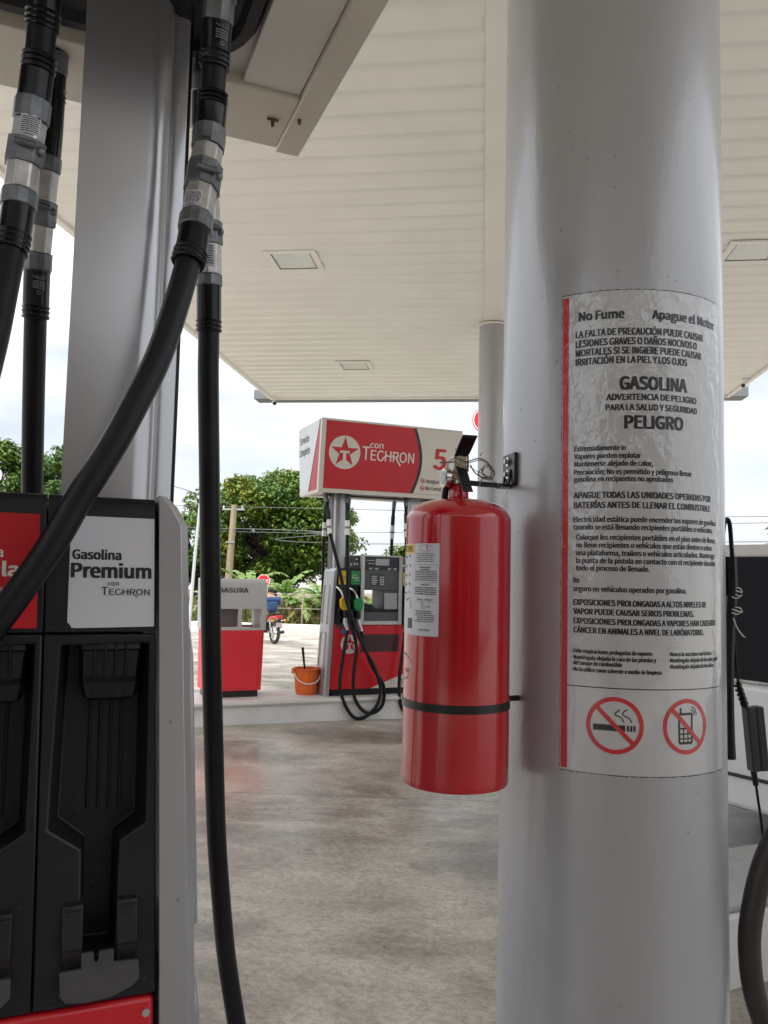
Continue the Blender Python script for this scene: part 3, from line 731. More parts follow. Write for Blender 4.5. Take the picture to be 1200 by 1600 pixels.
near_hose('black hose curving across the premium label towards the lower left', FR,
    [('nut', 1.862, 1.834, .0225, 12), ('nut', 1.834, 1.812, .0205, 12), ('cuff', 1.812, 1.757, .0195, 20), ('ring', 1.776, 1.757, .0212, 20), ('ring', 1.726, 1.708, .0207, 20), ('cuff', 1.708, 1.675, .0195, 20),
     ('nut', 1.677, 1.648, .0215, 12), ('hex', 1.648, 1.546, .0205, 8), ('clamp', 1.622, 1.585, .0235, 8), ('nut', 1.546, 1.523, .0215, 12), ('cuff', 1.523, 1.478, .0195, 20), ('ring', 1.492, 1.472, .0213, 20)], text_z=1.800, tag_z=(1.575, 1.556, -.55), rh=.0155)
BR = [(.955, .18, 1.90), (.957, .208, 1.864), (.962, .234, 1.787), (.971, .25, 1.692), (.981, .264, 1.596), (.989, .282, 1.477), (.994, .297, 1.398), (1.01, .329, 1.193), (1.028, .372, .982), (1.045, .411, .815), (1.066, .461, .638), (1.083, .486, .517), (1.103, .509, .394), (1.13, .531, .267), (1.16, .55, .12), (1.17, .57, .0), (1.13, .585, -.10), (1.04, .57, -.12), (.96, .52, .02), (.89, .43, .30), (.84, .34, .58), (.83, .29, .70)]
near_hose('straight black hose hanging in front of the waste bin', BR,
    [('nut', 1.862, 1.835, .021, 12), ('cuff', 1.835, 1.78, .0195, 20), ('ring', 1.78, 1.765, .0205, 20), ('ring', 1.735, 1.715, .0205, 20), ('cuff', 1.715, 1.69, .0195, 20), ('nut', 1.705, 1.685, .0215, 12), ('hex', 1.685, 1.566, .0205, 8), ('clamp', 1.647, 1.612, .0235, 8),
     ('nut', 1.566, 1.549, .0215, 12), ('cuff', 1.549, 1.478, .0195, 20), ('ring', 1.497, 1.476, .0212, 20)], tag_z=(1.608, 1.574, -.3))
FL = [(.735, .02, 1.85), (.735, .034, 1.789), (.732, .051, 1.725), (.727, .059, 1.654), (.721, .067, 1.591), (.716, .065, 1.515), (.709, .052, 1.438), (.701, .03, 1.353), (.69, -.002, 1.271), (.67, -.05, 1.16), (.64, -.11, 1.03), (.60, -.17, .88), (.56, -.2, .74), (.53, -.19, .62)]
near_hose('black hose nearest the left edge with a printed tag on its coupling', FL,
    [('nut', 1.862, 1.82, .0215, 12), ('cuff', 1.82, 1.757, .0195, 20), ('ring', 1.776, 1.757, .0212, 20), ('ring', 1.727, 1.705, .0212, 20), ('cuff', 1.705, 1.668, .0195, 20), ('nut', 1.671, 1.645, .0215, 12), ('hex', 1.645, 1.557, .0205, 8), ('clamp', 1.621, 1.59, .0235, 8),
     ('nut', 1.557, 1.536, .0215, 12), ('cuff', 1.536, 1.478, .0195, 20), ('ring', 1.50, 1.478, .0212, 20)], tag_z=(1.644, 1.622, .1))
BL = [(.741, .23, 1.95), (.741, .248, 1.919), (.74, .277, 1.837), (.739, .296, 1.746), (.734, .317, 1.643), (.731, .347, 1.562), (.734, .393, 1.389), (.739, .437, 1.218), (.743, .479, 1.082), (.75, .52, .9), (.765, .55, .6), (.79, .57, .3), (.82, .575, .05), (.80, .58, -.08), (.72, .56, -.10), (.66, .50, .05), (.62, .42, .32), (.60, .34, .58), (.60, .29, .70)]
near_hose('straight black hose dropping behind the pump at the left, trees beyond it', BL,
    [('nut', 1.87, 1.84, .021, 12), ('cuff', 1.84, 1.72, .0195, 20), ('ring', 1.82, 1.80, .0212, 20), ('nut', 1.722, 1.70, .0215, 12), ('hex', 1.70, 1.585, .0205, 8), ('clamp', 1.656, 1.622, .0235, 8), ('nut', 1.585, 1.562, .0215, 12), ('cuff', 1.562, 1.488, .0195, 20), ('ring', 1.508, 1.486, .0212, 20)], text_z=1.545)

def far_hose(label, pts, noz=None, bz=1.56):
    root = thing('fuel_hose', label, 'fuel hose', tuple(P0), A, 'thin looking black hoses on the far pump')
    P = spline(pts, 6)
    MB().tube(P, .0168, 10).build('hose_line', M_rubber, root, smooth=60)
    MB().tube(cut(P, bz + .16, bz + .07), .021, 10).build('cuff', M_cuff, root); MB().tube(cut(P, 1.87, 1.79), .021, 10).build('collar_nut', M_nut, root)
    MB().tube(cut(P, bz + .065, bz + .008), .0225, 10).tube(cut(P, bz - .012, bz - .07), .0225, 10).build('breakaway', mat('bright_alu', (.8, .8, .78), .4, .3), root)
    MB().tube(cut(P, bz + .008, bz - .012), .025, 10).build('clamp', M_nut, root)
    if noz:
        ox, oz, m = noz                                      # swivel bottom
        n = MB().prism([(-.045, .215), (-.012, .245), (.03, .245), (.05, .20), (.045, .14), (.02, .115), (-.02, .12), (-.04, .15)], -.075, -.035, lambda u, v, d: (ox + u - .022, d, oz + v + .06)).build('nozzle', m, root, bevel=.008)
        MB().tube(spline([(ox - .03, -.055, oz + .29), (ox - .045, -.04, oz + .34), (ox - .075, -.01, oz + .385), (ox - .10, .03, oz + .39)], 4), .0125, 10).build('spout', M_gauge, n)
        MB().tube(spline([(ox - .05, -.055, oz + .22), (ox - .075, -.055, oz + .17), (ox - .06, -.055, oz + .11), (ox - .02, -.055, oz + .10)], 4), .007, 8).tube([(ox - .02, -.055, oz + .19), (ox - .012, -.058, oz + .10)], [.017, .015], 10).build('trigger_guard', M_blackf, n)
        MB().tube([(ox - .012, -.058, oz + .105), (ox - .012, -.062, oz + .06), (ox + .004, -.075, oz + .02), (ox + .008, -.085, oz - .01)], [.019, .023, .019, .017], 12).build('swivel', mat('worn_steel', (.5, .48, .46), .4, .8, .2, 60), n)
    return root
HA = [(-.142, -.02, 1.88), (-.145, -.04, 1.83), (-.129, -.06, 1.694), (-.12, -.07, 1.624), (-.111, -.08, 1.506), (-.104, -.09, 1.471), (-.069, -.10, 1.342), (-.014, -.11, 1.149), (.057, -.12, .874), (.151, -.13, .633), (.252, -.13, .426), (.338, -.13, .283), (.395, -.13, .138), (.409, -.13, .034), (.367, -.13, -.088), (.261, -.12, -.180), (.154, -.11, -.175), (.063, -.10, -.041), (.022, -.09, .122), (.041, -.09, .33), (.072, -.09, .539), (.085, -.085, .61)]
far_hose('black hose slanting from the sign to the yellow nozzle', HA, (.079, .615, M_yel))
HB = [(.055, -.03, 1.88), (.057, -.05, 1.827), (.06, -.07, 1.63), (.06, -.08, 1.494), (.068, -.10, 1.098), (.077, -.11, .875), (.108, -.11, .67), (.156, -.11, .524), (.165, -.11, .401), (.146, -.11, .192), (.157, -.11, .012), (.235, -.11, -.112), (.338, -.11, -.150), (.432, -.11, -.092), (.455, -.11, .019), (.433, -.11, .131), (.326, -.10, .287), (.251, -.095, .482), (.222, -.085, .60)]
far_hose('black hose looping down to the green nozzle', HB, (.214, .605, M_grn))
HC = [(.662, -.02, 1.88), (.662, -.05, 1.83), (.662, -.07, 1.549), (.665, -.09, 1.121), (.662, -.09, .636), (.641, -.09, .396), (.614, -.09, .157), (.625, -.09, -.051), (.673, -.09, -.154), (.739, -.09, -.157), (.789, -.09, .032), (.812, -.09, .514), (.81, -.085, .60)]
far_hose('black hose half hidden behind the red fire extinguisher', HC, (.80, .615, M_yel))
for x, l in ((-.03, 'black hose on the back of the far pump, left of its silver support'), (.205, 'black hose on the back of the far pump, right of its silver support'), (.69, 'black hose on the back of the far pump beside the head')):
    far_hose(l, [(x, .30, 1.88), (x, .33, 1.7), (x, .35, 1.4), (x + .01, .36, 1.0), (x + .02, .36, .5), (x + .05, .36, .15), (x + .12, .36, .05), (x + .19, .36, .15), (x + .20, .34, .6)])

# ------------------------------------------------------------------ warning poster on the column
RC = .2007; T0 = -.5484
post = thing('warning_poster', 'glossy white Spanish gasoline warning poster with red left stripe wrapped round the silver column', 'warning sign', (CX, CY, 0))
def cyl(r): return lambda s, z: (r * math.sin(T0 + s / .201), -r * math.cos(T0 + s / .201), z)
def poster_mat(name, col, rough, cw=1.0, ior=1.75):
    m = bpy.data.materials.new(name); m.use_nodes = True; t = m.node_tree; b = t.nodes['Principled BSDF']; k = t.links.new
    b.inputs['Base Color'].default_value = (*col, 1); b.inputs['Roughness'].default_value = rough; b.inputs['Coat Weight'].default_value = cw; b.inputs['Coat Roughness'].default_value = .05
    g = N(t, 'ShaderNodeTexCoord'); n = N(t, 'ShaderNodeTexNoise'); n.inputs['Scale'].default_value = 55; n.inputs['Detail'].default_value = 3
    big = N(t, 'ShaderNodeTexNoise'); big.inputs['Scale'].default_value = 3.5; big.inputs['Detail'].default_value = 2
    q = N(t, 'ShaderNodeMapping'); q.inputs['Scale'].default_value = (1, 1, .55)
    k(g.outputs['Object'], q.inputs['Vector']); k(q.outputs['Vector'], n.inputs['Vector']); k(g.outputs['Object'], big.inputs['Vector'])
    sp = N(t, 'ShaderNodeSeparateXYZ'); k(g.outputs['Object'], sp.inputs[0])
    mr_ = N(t, 'ShaderNodeMapRange'); mr_.inputs['From Min'].default_value = 1.05; mr_.inputs['From Max'].default_value = 1.5; mr_.inputs['To Min'].default_value = .05; mr_.inputs['To Max'].default_value = .72
    k(sp.outputs['Z'], mr_.inputs['Value'])
    mm = N(t, 'ShaderNodeMath', operation='MULTIPLY'); k(mr_.outputs['Result'], mm.inputs[0]); k(big.outputs['Fac'], mm.inputs[1])
    bp = N(t, 'ShaderNodeBump'); bp.inputs['Distance'].default_value = .012; k(mm.outputs[0], bp.inputs['Strength']); k(n.outputs['Fac'], bp.inputs['Height'])
    k(bp.outputs['Normal'], b.inputs['Coat Normal']); b.inputs['Coat IOR'].default_value = ior
    return m
PM = poster_mat('poster_vinyl', (.47, .47, .468), .35); PK = poster_mat('poster_ink', (.010, .009, .009), .5, .7, 1.4); PR = poster_mat('poster_red', (.52, .008, .012), .4, .8, 1.5)
ZB_, ZT_, SW = .987, 1.7795, .3080
MB().grid(0, SW, ZB_, ZT_, 28, 2, cyl(RC)).build('sheet', PM, post, smooth=60, bevel=None)
mb = MB(); f = cyl(.2004)
def rag(): return rnd.uniform(.0004, .0022)
n = 90
for e, v in ((ZT_, 1), (ZB_, -1)):
    for i in range(n):
        mb.face([f(SW * i / n, e - v * .001), f(SW * (i + 1) / n, e - v * .001), f(SW * (i + 1) / n, e + v * rag()), f(SW * i / n, e + v * rag())])
for e, v in ((0, -1), (SW, 1)):
    for i in range(200):
        z0, z1 = ZB_ + (ZT_ - ZB_) * i / 200, ZB_ + (ZT_ - ZB_) * (i + 1) / 200; r_ = rag() * (.8 if v < 0 else .35)
        mb.face([f(e - v * .001, z0), f(e + v * r_, z0), f(e + v * r_, z1), f(e - v * .001, z1)])
mb.build('grimy_edge', M_dirt, post, smooth=0, bevel=None)
MB().grid(.0012, .0118, ZB_ + .003, ZT_ - .004, 3, 2, cyl(.2009)).build('red_stripe', PR, post, smooth=60, bevel=None)
LINES = [("No Fume",.0301,.1027,1.732,.0147,.08),("Apague el Motor",.1497,.2893,1.7308,.0144,.08),
("LA FALTA DE PRECAUCIÓN PUEDE CAUSAR",.0244,.2525,1.7035,.0112,.07),("LESIONES GRAVES O DAÑOS NOCIVOS O",.0244,.2362,1.687,.0112,.07),("MORTALES SI SE INGIERE PUEDE CAUSAR",.0245,.2470,1.6713,.0112,.07),("IRRITACIÓN EN LA PIEL Y LOS OJOS",.0246,.2140,1.6557,.0112,.07),
("GASOLINA",.0970,.2126,1.611,.0213,.08),("ADVERTENCIA DE PELIGRO",.0751,.2344,1.5936,.0099,.08),("PARA LA SALUD Y SEGURIDAD",.0744,.2357,1.5765,.0099,.08),("PELIGRO",.1046,.2041,1.5462,.0211,.08),
("Extremadamente in",.0225,.1055,1.5102,.0084,.07),("Vapores pueden explotar",.0225,.1298,1.4972,.0084,.07),("Mantenerse alejado de calor,",.0226,.1496,1.4844,.0084,.07),("Precaución: No es permitido y peligroso llenar",.0221,.2224,1.4706,.0083,.07),("gasolina en recipientes no aprobados",.0222,.1848,1.4588,.0083,.07),
("APAGUE TODAS LAS UNIDADES OPERADAS POR",.0220,.2713,1.4313,.0099,.08),("BATERÍAS ANTES DE LLENAR EL COMBUSTIBLE",.0221,.2700,1.4148,.0098,.08),
("Electricidad estática puede encender los vapores de gasolina",.0216,.2885,1.392,.0083,.07),("cuando se está llenando recipientes portátiles o vehículos.",.0217,.2770,1.3792,.0083,.07),("Coloque los recipientes portátiles en el piso antes de llenar,",.0262,.2878,1.3625,.0082,.07),("no llene recipientes o vehículos que están dentro o sobre",.0263,.2739,1.3497,.0082,.07),("una plataforma, trailers o vehículos articulados. Mantenga",.0263,.2827,1.3368,.0082,.07),("la punta de la pistola en contacto con el recipiente durante",.0264,.2853,1.3241,.0082,.07),("todo el proceso de llenado.",.0264,.1431,1.3118,.0082,.07),("Re",.0221,.0317,1.2915,.0082,.07),("seguro en vehículos operados por gasolina.",.0216,.2097,1.2778,.0082,.07),
("EXPOSICIONES PROLONGADAS A ALTOS NIVELES DE",.0222,.2556,1.2552,.0091,.08),("VAPOR PUEDE CAUSAR SERIOS PROBLEMAS.",.0223,.2249,1.2402,.0091,.08),("EXPOSICIONES PROLONGADAS A VAPORES HAN CAUSADO",.0224,.2832,1.2248,.0091,.08),("CÁNCER EN ANIMALES A NIVEL DE LABÓRATORIO.",.0224,.2479,1.21,.0091,.08),
("- Evite respiraciones prologadas de vapores",.0186,.1470,1.1773,.0063,.08),("- Manténgala alejada la cara de las pistolas y",.0187,.1536,1.167,.0063,.08),("del tanque de combustible",.0221,.0995,1.158,.0063,.08),("- No la utilice como solvente o medio de limpieza",.0188,.1626,1.1476,.0063,.08),("- Nunca la succione con la boca",.1740,.2693,1.177,.0062,.08),("- Manténgala alejada de los ojos y piel",.1739,.2907,1.1671,.0062,.08),("- Manténgala alejada de los niños",.1744,.2764,1.1571,.0061,.08)]
mb = MB()
for s, a, b_, z, cap, bo in LINES: mb.text(s, a, z, cap, cyl(.2010), b_, bo)
mb.bar((.0119, 1.1235), (.2973, 1.1232), .0016, cyl(.2010), 24)
mb.build('lettering', PK, post, smooth=0, bevel=None)
def ban(cu, cv, r, draw, nm):
    f1, f2, f3 = cyl(.2010), cyl(.2012), cyl(.2014)
    p = MB(); draw(p, f1); po = p.build(nm, PK, post, smooth=0, bevel=None)
    q = MB(); q.ring(cu, cv, r * .845, r, f2, 64); q.bar((cu - r * .63, cv + r * .63), (cu + r * .63, cv - r * .63), r * .155, f3, 14); q.build('prohibition_ring', PR, po, smooth=0, bevel=None)
def cig(p, f):
    u, v = .0884, 1.0645
    p.bar((u - .034, v - .0035), (u + .016, v - .0035), .0098, f, 10)
    for x in (.0185, .0235, .0285): p.bar((u + x, v - .0035), (u + x + .0035, v - .0035), .0092, f, 2)
    for dx in (0, .012):
        pts = spline([(u + .026 - dx, v + .006, 0), (u + .022 - dx, v + .013, 0), (u + .012 - dx, v + .018, 0), (u + .015 - dx * .8, v + .024, 0), (u + .02 - dx, v + .026, 0)], 5)
        for a_, c_ in zip(pts[:-1], pts[1:]): p.bar((a_.x, a_.y), (c_.x, c_.y), .0021, f, 1)
def phone(p, f):
    u, v = .2065, 1.062; w_, h_ = .0125, .0235
    for s in (-1, 1): p.bar((u + s * w_, v - h_), (u + s * w_, v + h_), .0036, f, 3)
    p.bar((u - w_, v + h_ - .001), (u + w_, v + h_ - .001), .004, f, 3); p.bar((u - w_ + .003, v + h_), (u - w_ + .003, v + h_ + .009), .0034, f, 2)
    p.bar((u - w_, v - h_), (u + w_, v - h_), .004, f, 3); p.bar((u - w_, v - .0005), (u + w_, v - .0005), .003, f, 3)
    for x in (-.0042, .0042): p.bar((u + x, v - h_), (u + x, v), .0022, f, 3)
    for z in (-.0165, -.009): p.bar((u - w_, v + z), (u + w_, v + z), .0022, f, 3)
    for r_ in (.008, .0125): p.ring(u + .009, v + .020, r_, r_ + .0018, f, 10, .0, 1.35)
ban(.0884, 1.065, .0450, cig, 'no_smoking_symbol'); ban(.2085, 1.0645, .0440, phone, 'no_phone_symbol')

# ------------------------------------------------------------------ fire extinguisher
EX, EY = -.043, 1.360; RE = .089
ext = thing('fire_extinguisher', 'shiny red fire extinguisher hanging on the left side of the silver column', 'fire extinguisher', (EX, EY, .946), rad(4))
prof = [(.0, .042), (.070, .036), (.0800, .024), (.0845, .013), (.0875, .012), (.0888, .016), (.089, .022), (.089, .446)]
for i in range(1, 12):
    a = PI / 2 * i / 11; prof.append((.024 + .065 * math.cos(a), .446 + .036 * math.sin(a)))
prof += [(.020, .4835), (.0165, .486), (.0165, .505), (.0150, .5065)]
MB().lathe(prof, 96, cap=False).build('cylinder_body', M_redext, ext, smooth=50, bevel=None)
# valve: brass body, gauge, handles
val = MB().lathe([(.0125, .5065), (.0145, .509), (.0145, .516), (.011, .519), (.011, .530), (.0125, .533), (.0125, .556), (.009, .560)], 24).box(-.010, .013, -.012, .012, .518, .556).build('valve', mat('nickel_brass', (.58, .54, .44), .3, .8, .1, 60), ext, bevel=.0015)
gd = Vector((-.95, -.32, 0)).normalized(); gc = Vector((-.0225, -.006, .519))
MB().tube([gc - gd * .016, gc - gd * .004], .006, 12).tube([gc - gd * .004, gc + gd * .004, gc + gd * .006], [.0172, .0172, .0150], 28).build('gauge', M_gauge, val, smooth=40)
MB().tube([gc + gd * .0055, gc + gd * .0066], .0125, 28).build('gauge_dial', M_screen, val)
MB().tube(spline([(-.013, -.002, .512), (-.021, .004, .505), (-.024, .01, .485), (-.022, .012, .46)], 5), .0058, 12).build('hose_outlet', M_cuff, val)
def lever(name, path, wd, th, m, par):
    """bent strip: path in (x,z), width along y"""
    P = spline([(x, 0, z) for x, z in path], 5); rings = []
    for i, p in enumerate(P):
        d = (P[min(i + 1, len(P) - 1)] - P[max(i - 1, 0)]).normalized(); nn = Vector((-d.z, 0, d.x)); t_ = i / (len(P) - 1)
        hw = wd(t_)
        rings.append([p + nn * th + Vector((0, -hw, 0)), p + nn * th + Vector((0, hw, 0)), p - nn * th + Vector((0, hw, 0)), p - nn * th + Vector((0, -hw, 0))])
    o = MB().loft(rings).build(name, m, par, smooth=40, bevel=.001); return o
rot = Matrix.Rotation(rad(-74), 4, 'Z')                     # handles point away from the gauge, half towards the camera
M_hand = mat('black_coated_steel', (.012, .012, .018), .3, .2, .2, 40)
lv = lever('lever', [(-.012, .553), (.004, .555), (.016, .561), (.032, .571), (.050, .582), (.056, .584)], lambda t: .0105 + .0025 * min(1, t * 2), .0016, M_hand, val); lv.matrix_local = rot
hd_ = lever('carry_handle', [(.0, .545), (.010, .537), (.024, .520), (.042, .497), (.048, .492)], lambda t: .0092, .0016, M_hand, val); hd_.matrix_local = rot
mb = MB(); mb.box(-.012, .012, -.0135, -.0115, .53, .557); mb.box(-.012, .012, .0115, .0135, .53, .557); lu = mb.build('lever_bracket', mat('worn_steel', (.5, .48, .46), .4, .8, .2, 60), val, bevel=.001); lu.matrix_local = rot
mb = MB()
mb.tube(spline([(.012, -.016, .545), (-.006, -.018, .552), (-.018, -.014, .546), (-.020, -.014, .534), (-.012, -.018, .526), (-.002, -.018, .527)], 6), .0008, 6)
mb.tube(spline([(-.014, -.016, .55), (-.004, -.02, .541), (.008, -.018, .537), (.016, -.014, .54)], 5), .0007, 6)
mb.ball((-.012, -.018, .527), .0028, 8).ball((.001, -.018, .526), .0024, 8)
mb.tube(spline([(.012, -.014, .545), (.030, -.012, .552), (.046, -.008, .548), (.055, -.004, .534), (.052, -.006, .522), (.040, -.010, .520), (.026, -.012, .528), (.018, -.014, .541)], 6), .0011, 6)
mb.build('seal_wire', M_copper, val)
mb = MB()
mb.tube(spline([(.014, -.016, .543), (.034, -.014, .549), (.050, -.012, .541), (.060, -.01, .531)], 5), .0008, 5)
mb.tube(spline([(.016, -.014, .538), (.028, -.018, .530), (.044, -.02, .523), (.060, -.022, .511), (.076, -.024, .500)], 5), .0006, 5)
mb.tube([(.034, -.016, .556), (.038, -.016, .562)], .0007, 5); mb.tube([(.040, -.016, .520), (.033, -.018, .505)], .0012, 5)
for k in range(4):
    c = Vector((.046 + .004 * (k % 2), -.012, .531 - .002 * k)); pts = [c + Vector(((.008 + .003 * (k % 3)) * math.cos(a + k), .004 * math.sin(3 * a), .010 * math.sin(a + k))) for a in [i * .5 for i in range(11)]]
    mb.tube(pts, .0009, 5)
mb.build('twisted_wire', mat('dull_wire', (.22, .19, .17), .4, .6), val)
mb = MB(); mb.ring(-.006, .566, .0022, .0030, lambda u, v: (u, -.016, v), 16); mb.tube([(-.034, -.006, .545), (.012, -.006, .548)], .0015, 8); mb.build('safety_pin', mat('dull_wire', (.22, .19, .17), .4, .6), val)
# paper label
EZ = .946; erz = rad(4)
def ec(r): return lambda th, z: (r * math.sin(th - erz), -r * math.cos(th - erz), z - EZ)
lab = MB().grid(-1.62, -.303, 1.2005, 1.3495, 24, 1, ec(.0894)).build('paper_label', M_sticker, ext, smooth=60, bevel=None)
mb = MB(); mb.grid(-1.62, -.888, 1.3335, 1.3485, 10, 1, ec(.0896)); mb.build('yellow_heading', M_yel, lab, bevel=None)
mb = MB(); f = ec(.0898)
mb.text('INSTRUCTIONS', -1.60, 1.3365, .0095, f, -.93, .02)
for z in (1.331, 1.315, 1.300, 1.285, 1.271):
    mb.bar((-1.08, z), (-1.02, z - .003), .0025, f, 2); mb.bar((-1.3, z - .003), (-1.2, z - .003), .003, f, 3)
mb.bar((-1.04, 1.262), (-1.00, 1.243), .004, f, 2); mb.bar((-.97, 1.262), (-.96, 1.243), .005, f, 2); mb.bar((-1.2, 1.255), (-1.08, 1.26), .002, f, 2)
mb.grid(-1.1, -.93, 1.211, 1.2275, 4, 1, f)
mb.bar((-.883, 1.2025), (-.883, 1.3485), .0012, f, 1)
for z in (1.3155, 1.287, 1.2555): mb.bar((-.87, z), (-.32, z), .0003, f, 10)
for i in range(26): 
    a0, a1 = 2 * PI * i / 26, 2 * PI * (i + 1) / 26
    mb.bar((-.60 + .155 * math.cos(a0), 1.3420 + .0052 * math.sin(a0)), (-.60 + .155 * math.cos(a1), 1.3420 + .0052 * math.sin(a1)), .0006, f, 1)
def micro(z, n_, a, c, h, gap, jag=.0):
    for i in range(n_):
        u = a + rnd.uniform(0, jag); e = c - rnd.uniform(0, jag)
        while u < e:
            x = min(e, u + rnd.uniform(.012, .05)); mb.grid(u, x, z - i * gap, z - i * gap + h, 1, 1, f); u = x + .010
micro(1.3325, 5, -.85, -.37, .0011, .0031, .06); micro(1.3100, 2, -.76, -.45, .0016, .0034, .06); micro(1.3040, 6, -.86, -.335, .0013, .0029, .02)
mb.text('CONTENTS:', -.70, 1.2815, .0028, f, -.49, .02); micro(1.2770, 4, -.86, -.35, .0017, .0034, .02)
mb.text('MODEL. 20 MB-8H', -.78, 1.2575, .0028, f, -.43, .02); mb.text('UL', -.665, 1.2475, .0032, f, -.625, .02); mb.text('LISTED', -.575, 1.2465, .0022, f, -.47, .02)
for i in range(20):
    a0, a1 = 2 * PI * i / 20, 2 * PI * (i + 1) / 20
    mb.bar((-.645 + .05 * math.cos(a0), 1.249 + .0046 * math.sin(a0)), (-.645 + .05 * math.cos(a1), 1.249 + .0046 * math.sin(a1)), .0007, f, 1)
micro(1.2395, 6, -.87, -.38, .0015, .0033, .12); mb.text('NO.S-371604', -.72, 1.2085, .0032, f, -.49, .03)
mb.build('label_print', M_ink, lab, smooth=0, bevel=None)
mb = MB(); mb.tube(spline([(-.57, 1.3445, 0), (-.54, 1.342, 0), (-.55, 1.3395, 0)], 3), .0001, 3) if 0 else None
mb.bar((-.575, 1.3455), (-.545, 1.3405), .006, f, 2); mb.build('label_flame', M_inkr, lab, smooth=0, bevel=None)
mb = MB(); f1 = ec(.0894)
for r0, r1 in ((0.001, 1.0),):
    mb.face([f1(-1.29 + .37 * math.cos(2 * PI * i / 40), 1.147 + .0225 * math.sin(2 * PI * i / 40)) for i in range(40)])
stk = mb.build('oval_sticker', M_sticker, ext, smooth=0, bevel=None)
mb = MB(); f2 = ec(.0897)
for i in range(40):
    a0, a1 = 2 * PI * i / 40, 2 * PI * (i + 1) / 40
    mb.bar((-1.29 + .345 * math.cos(a0), 1.147 + .0205 * math.sin(a0)), (-1.29 + .345 * math.cos(a1), 1.147 + .0205 * math.sin(a1)), .0012, f2, 1)
mb.text('FIRE', -1.2, 1.138, .006, f2, -1.0, .03); mb.build('sticker_print', M_ink, stk, smooth=0, bevel=None)
strap = MB(); fz = lambda r: [(EX + r * math.cos(2 * PI * i / 64), EY + r * math.sin(2 * PI * i / 64)) for i in range(64)]
strap.loft([[(x, y, z) for x, y in fz(r)] for r, z in ((.0892, 1.0815), (.0905, 1.0815), (.0905, 1.0945), (.0892, 1.0945))], cap=False)
dv = Vector((CX - EX, CY - EY, 0)).normalized()
p1 = Vector((EX, EY, 1.088)) + dv * .0905; p2 = Vector((CX, CY, 1.088)) - dv * .1985
strap.tube([p1 - dv * .001, p2], .005, 8)
tag(strap.build('retaining_strap', mat('black_band', (.014, .014, .016), .35, .2, .2, 30), smooth=50), 'black band strapped round the lower part of the red extinguisher', 'strap')
# wall bracket: bolted plate, arm, neck hook
br = thing('wall_bracket', 'black steel bracket bolted to the silver column holding the extinguisher neck', 'bracket', (CX, CY, 0))
pc = -1.245; pn = Vector((math.sin(pc), -math.cos(pc), 0)); pt = Vector((math.cos(pc), math.sin(pc), 0))
def bp_(u, d, z): return pn * (.2005 + d) + pt * u + Vector((0, 0, z))
mb = MB(); mb.prism([(-.021, 1.468), (-.016, 1.461), (.033, 1.461), (.038, 1.468), (.038, 1.522), (-.021, 1.522)], -.002, .0035, lambda u, v, d: bp_(u, d, v)); mb.build('plate', M_hand, br, bevel=.001)
mb = MB()
for s in (-.006, .022): mb.tube([bp_(s - .001, .004, 1.492), bp_(s - .001, .007, 1.468), bp_(s - .001, .012, 1.4615)], .0022, 8)
mb.build('gusset', M_hand, br)
for z in (1.508, 1.485):
    bo = MB().tube([bp_(.006, .0035, z), bp_(.006, .0055, z)], .0085, 24).build('bolt', M_gauge, br)
    MB().tube([bp_(.006, .0055, z), bp_(.006, .011, z)], .0052, 6).build('bolt_head', mat('worn_steel', (.5, .48, .46), .4, .8, .2, 60), bo, smooth=0)
n0 = Vector((EX - CX, EY - CY, 0)); mb = MB()
s0 = bp_(.006, .002, 1.4625)
for off in (-.012, .014):
    a_ = s0 + pt * off; e_ = n0 + Vector((0, 0, 1.4575)) + Vector((.012, 0, 0)) + pt * off
    mb.tube([a_, a_.lerp(e_, .5), e_], .0032, 8)
mb.box(0, 1, 0, 1, 0, 1, f=lambda x, y, z: s0 + pt * (-.014 + .030 * x) + pn * (.0 + .02 * y) + Vector((0, 0, -.0035 + .003 * z)))
mb.build('arm', M_hand, br, bevel=.0006)

# ------------------------------------------------------------------ waste bin
PBs = Vector((-2.438, 6.871, .156))
bn = thing('waste_bin', 'red and grey station waste bin lettered BASURA on the far island', 'waste bin', PBs, A)
def wx(u, v, d): 
    k = v / 1.06; return (u + (u - .255) * .06 * k, d - .03 * min(1, v / .6) + (0 if d < .1 else .03 * min(1, v / .6)), v)
MB().box(.02, .49, .03, .33, 0, .06).build('plinth', M_blackf, bn)
M_binred = mat('bin_red', (.78, .03, .042), .4, 0, .04, 4)
rb = MB().prism([(.0, .06), (.51, .06), (.51, .60), (.0, .60)], 0, .36, wx).build('lower_body', M_binred, bn, bevel=.004)
dr = MB().prism([(.045, .085), (.465, .085), (.475, .585), (.045, .585)], -.008, -.001, wx).build('bin_door', M_binred, bn, bevel=.002)
mb = MB(); mb.tube([wx(.065, .40, -.008), wx(.065, .40, -.02)], .009, 12); mb.build('lock', M_gauge, dr)
mb = MB()
for z in (.12, .48): mb.box(0, 1, 0, 1, 0, 1, f=lambda x, y, q, z=z: wx(.471 + .012 * x, z + .07 * q, -.012 + .006 * y))
mb.build('hinge', M_binred, dr)
M_hood = mat('grey_hood', (.50, .50, .485), .45, 0, .05, 5)
hp = [(-.03, .602), (-.032, .80), (-.022, .93), (.005, 1.03), (.03, 1.055), (.05, 1.062)]
def hood_side(x0, x1):
    P = hp + [(.37, 1.062), (.37, .602)]
    return P
mb = MB()
for x0, x1 in ((-.012, .03), (.48, .522)): mb.prism([(q, v) for q, v in hood_side(0, 0)], x0, x1, lambda q, v, d: (d + (d - .255) * .06 * v / 1.06, q, v))
hood = mb.build('hood', M_hood, bn, smooth=25, bevel=.002)
mb = MB()
def hx(u, v): return u + (u - .255) * .06 * v / 1.06
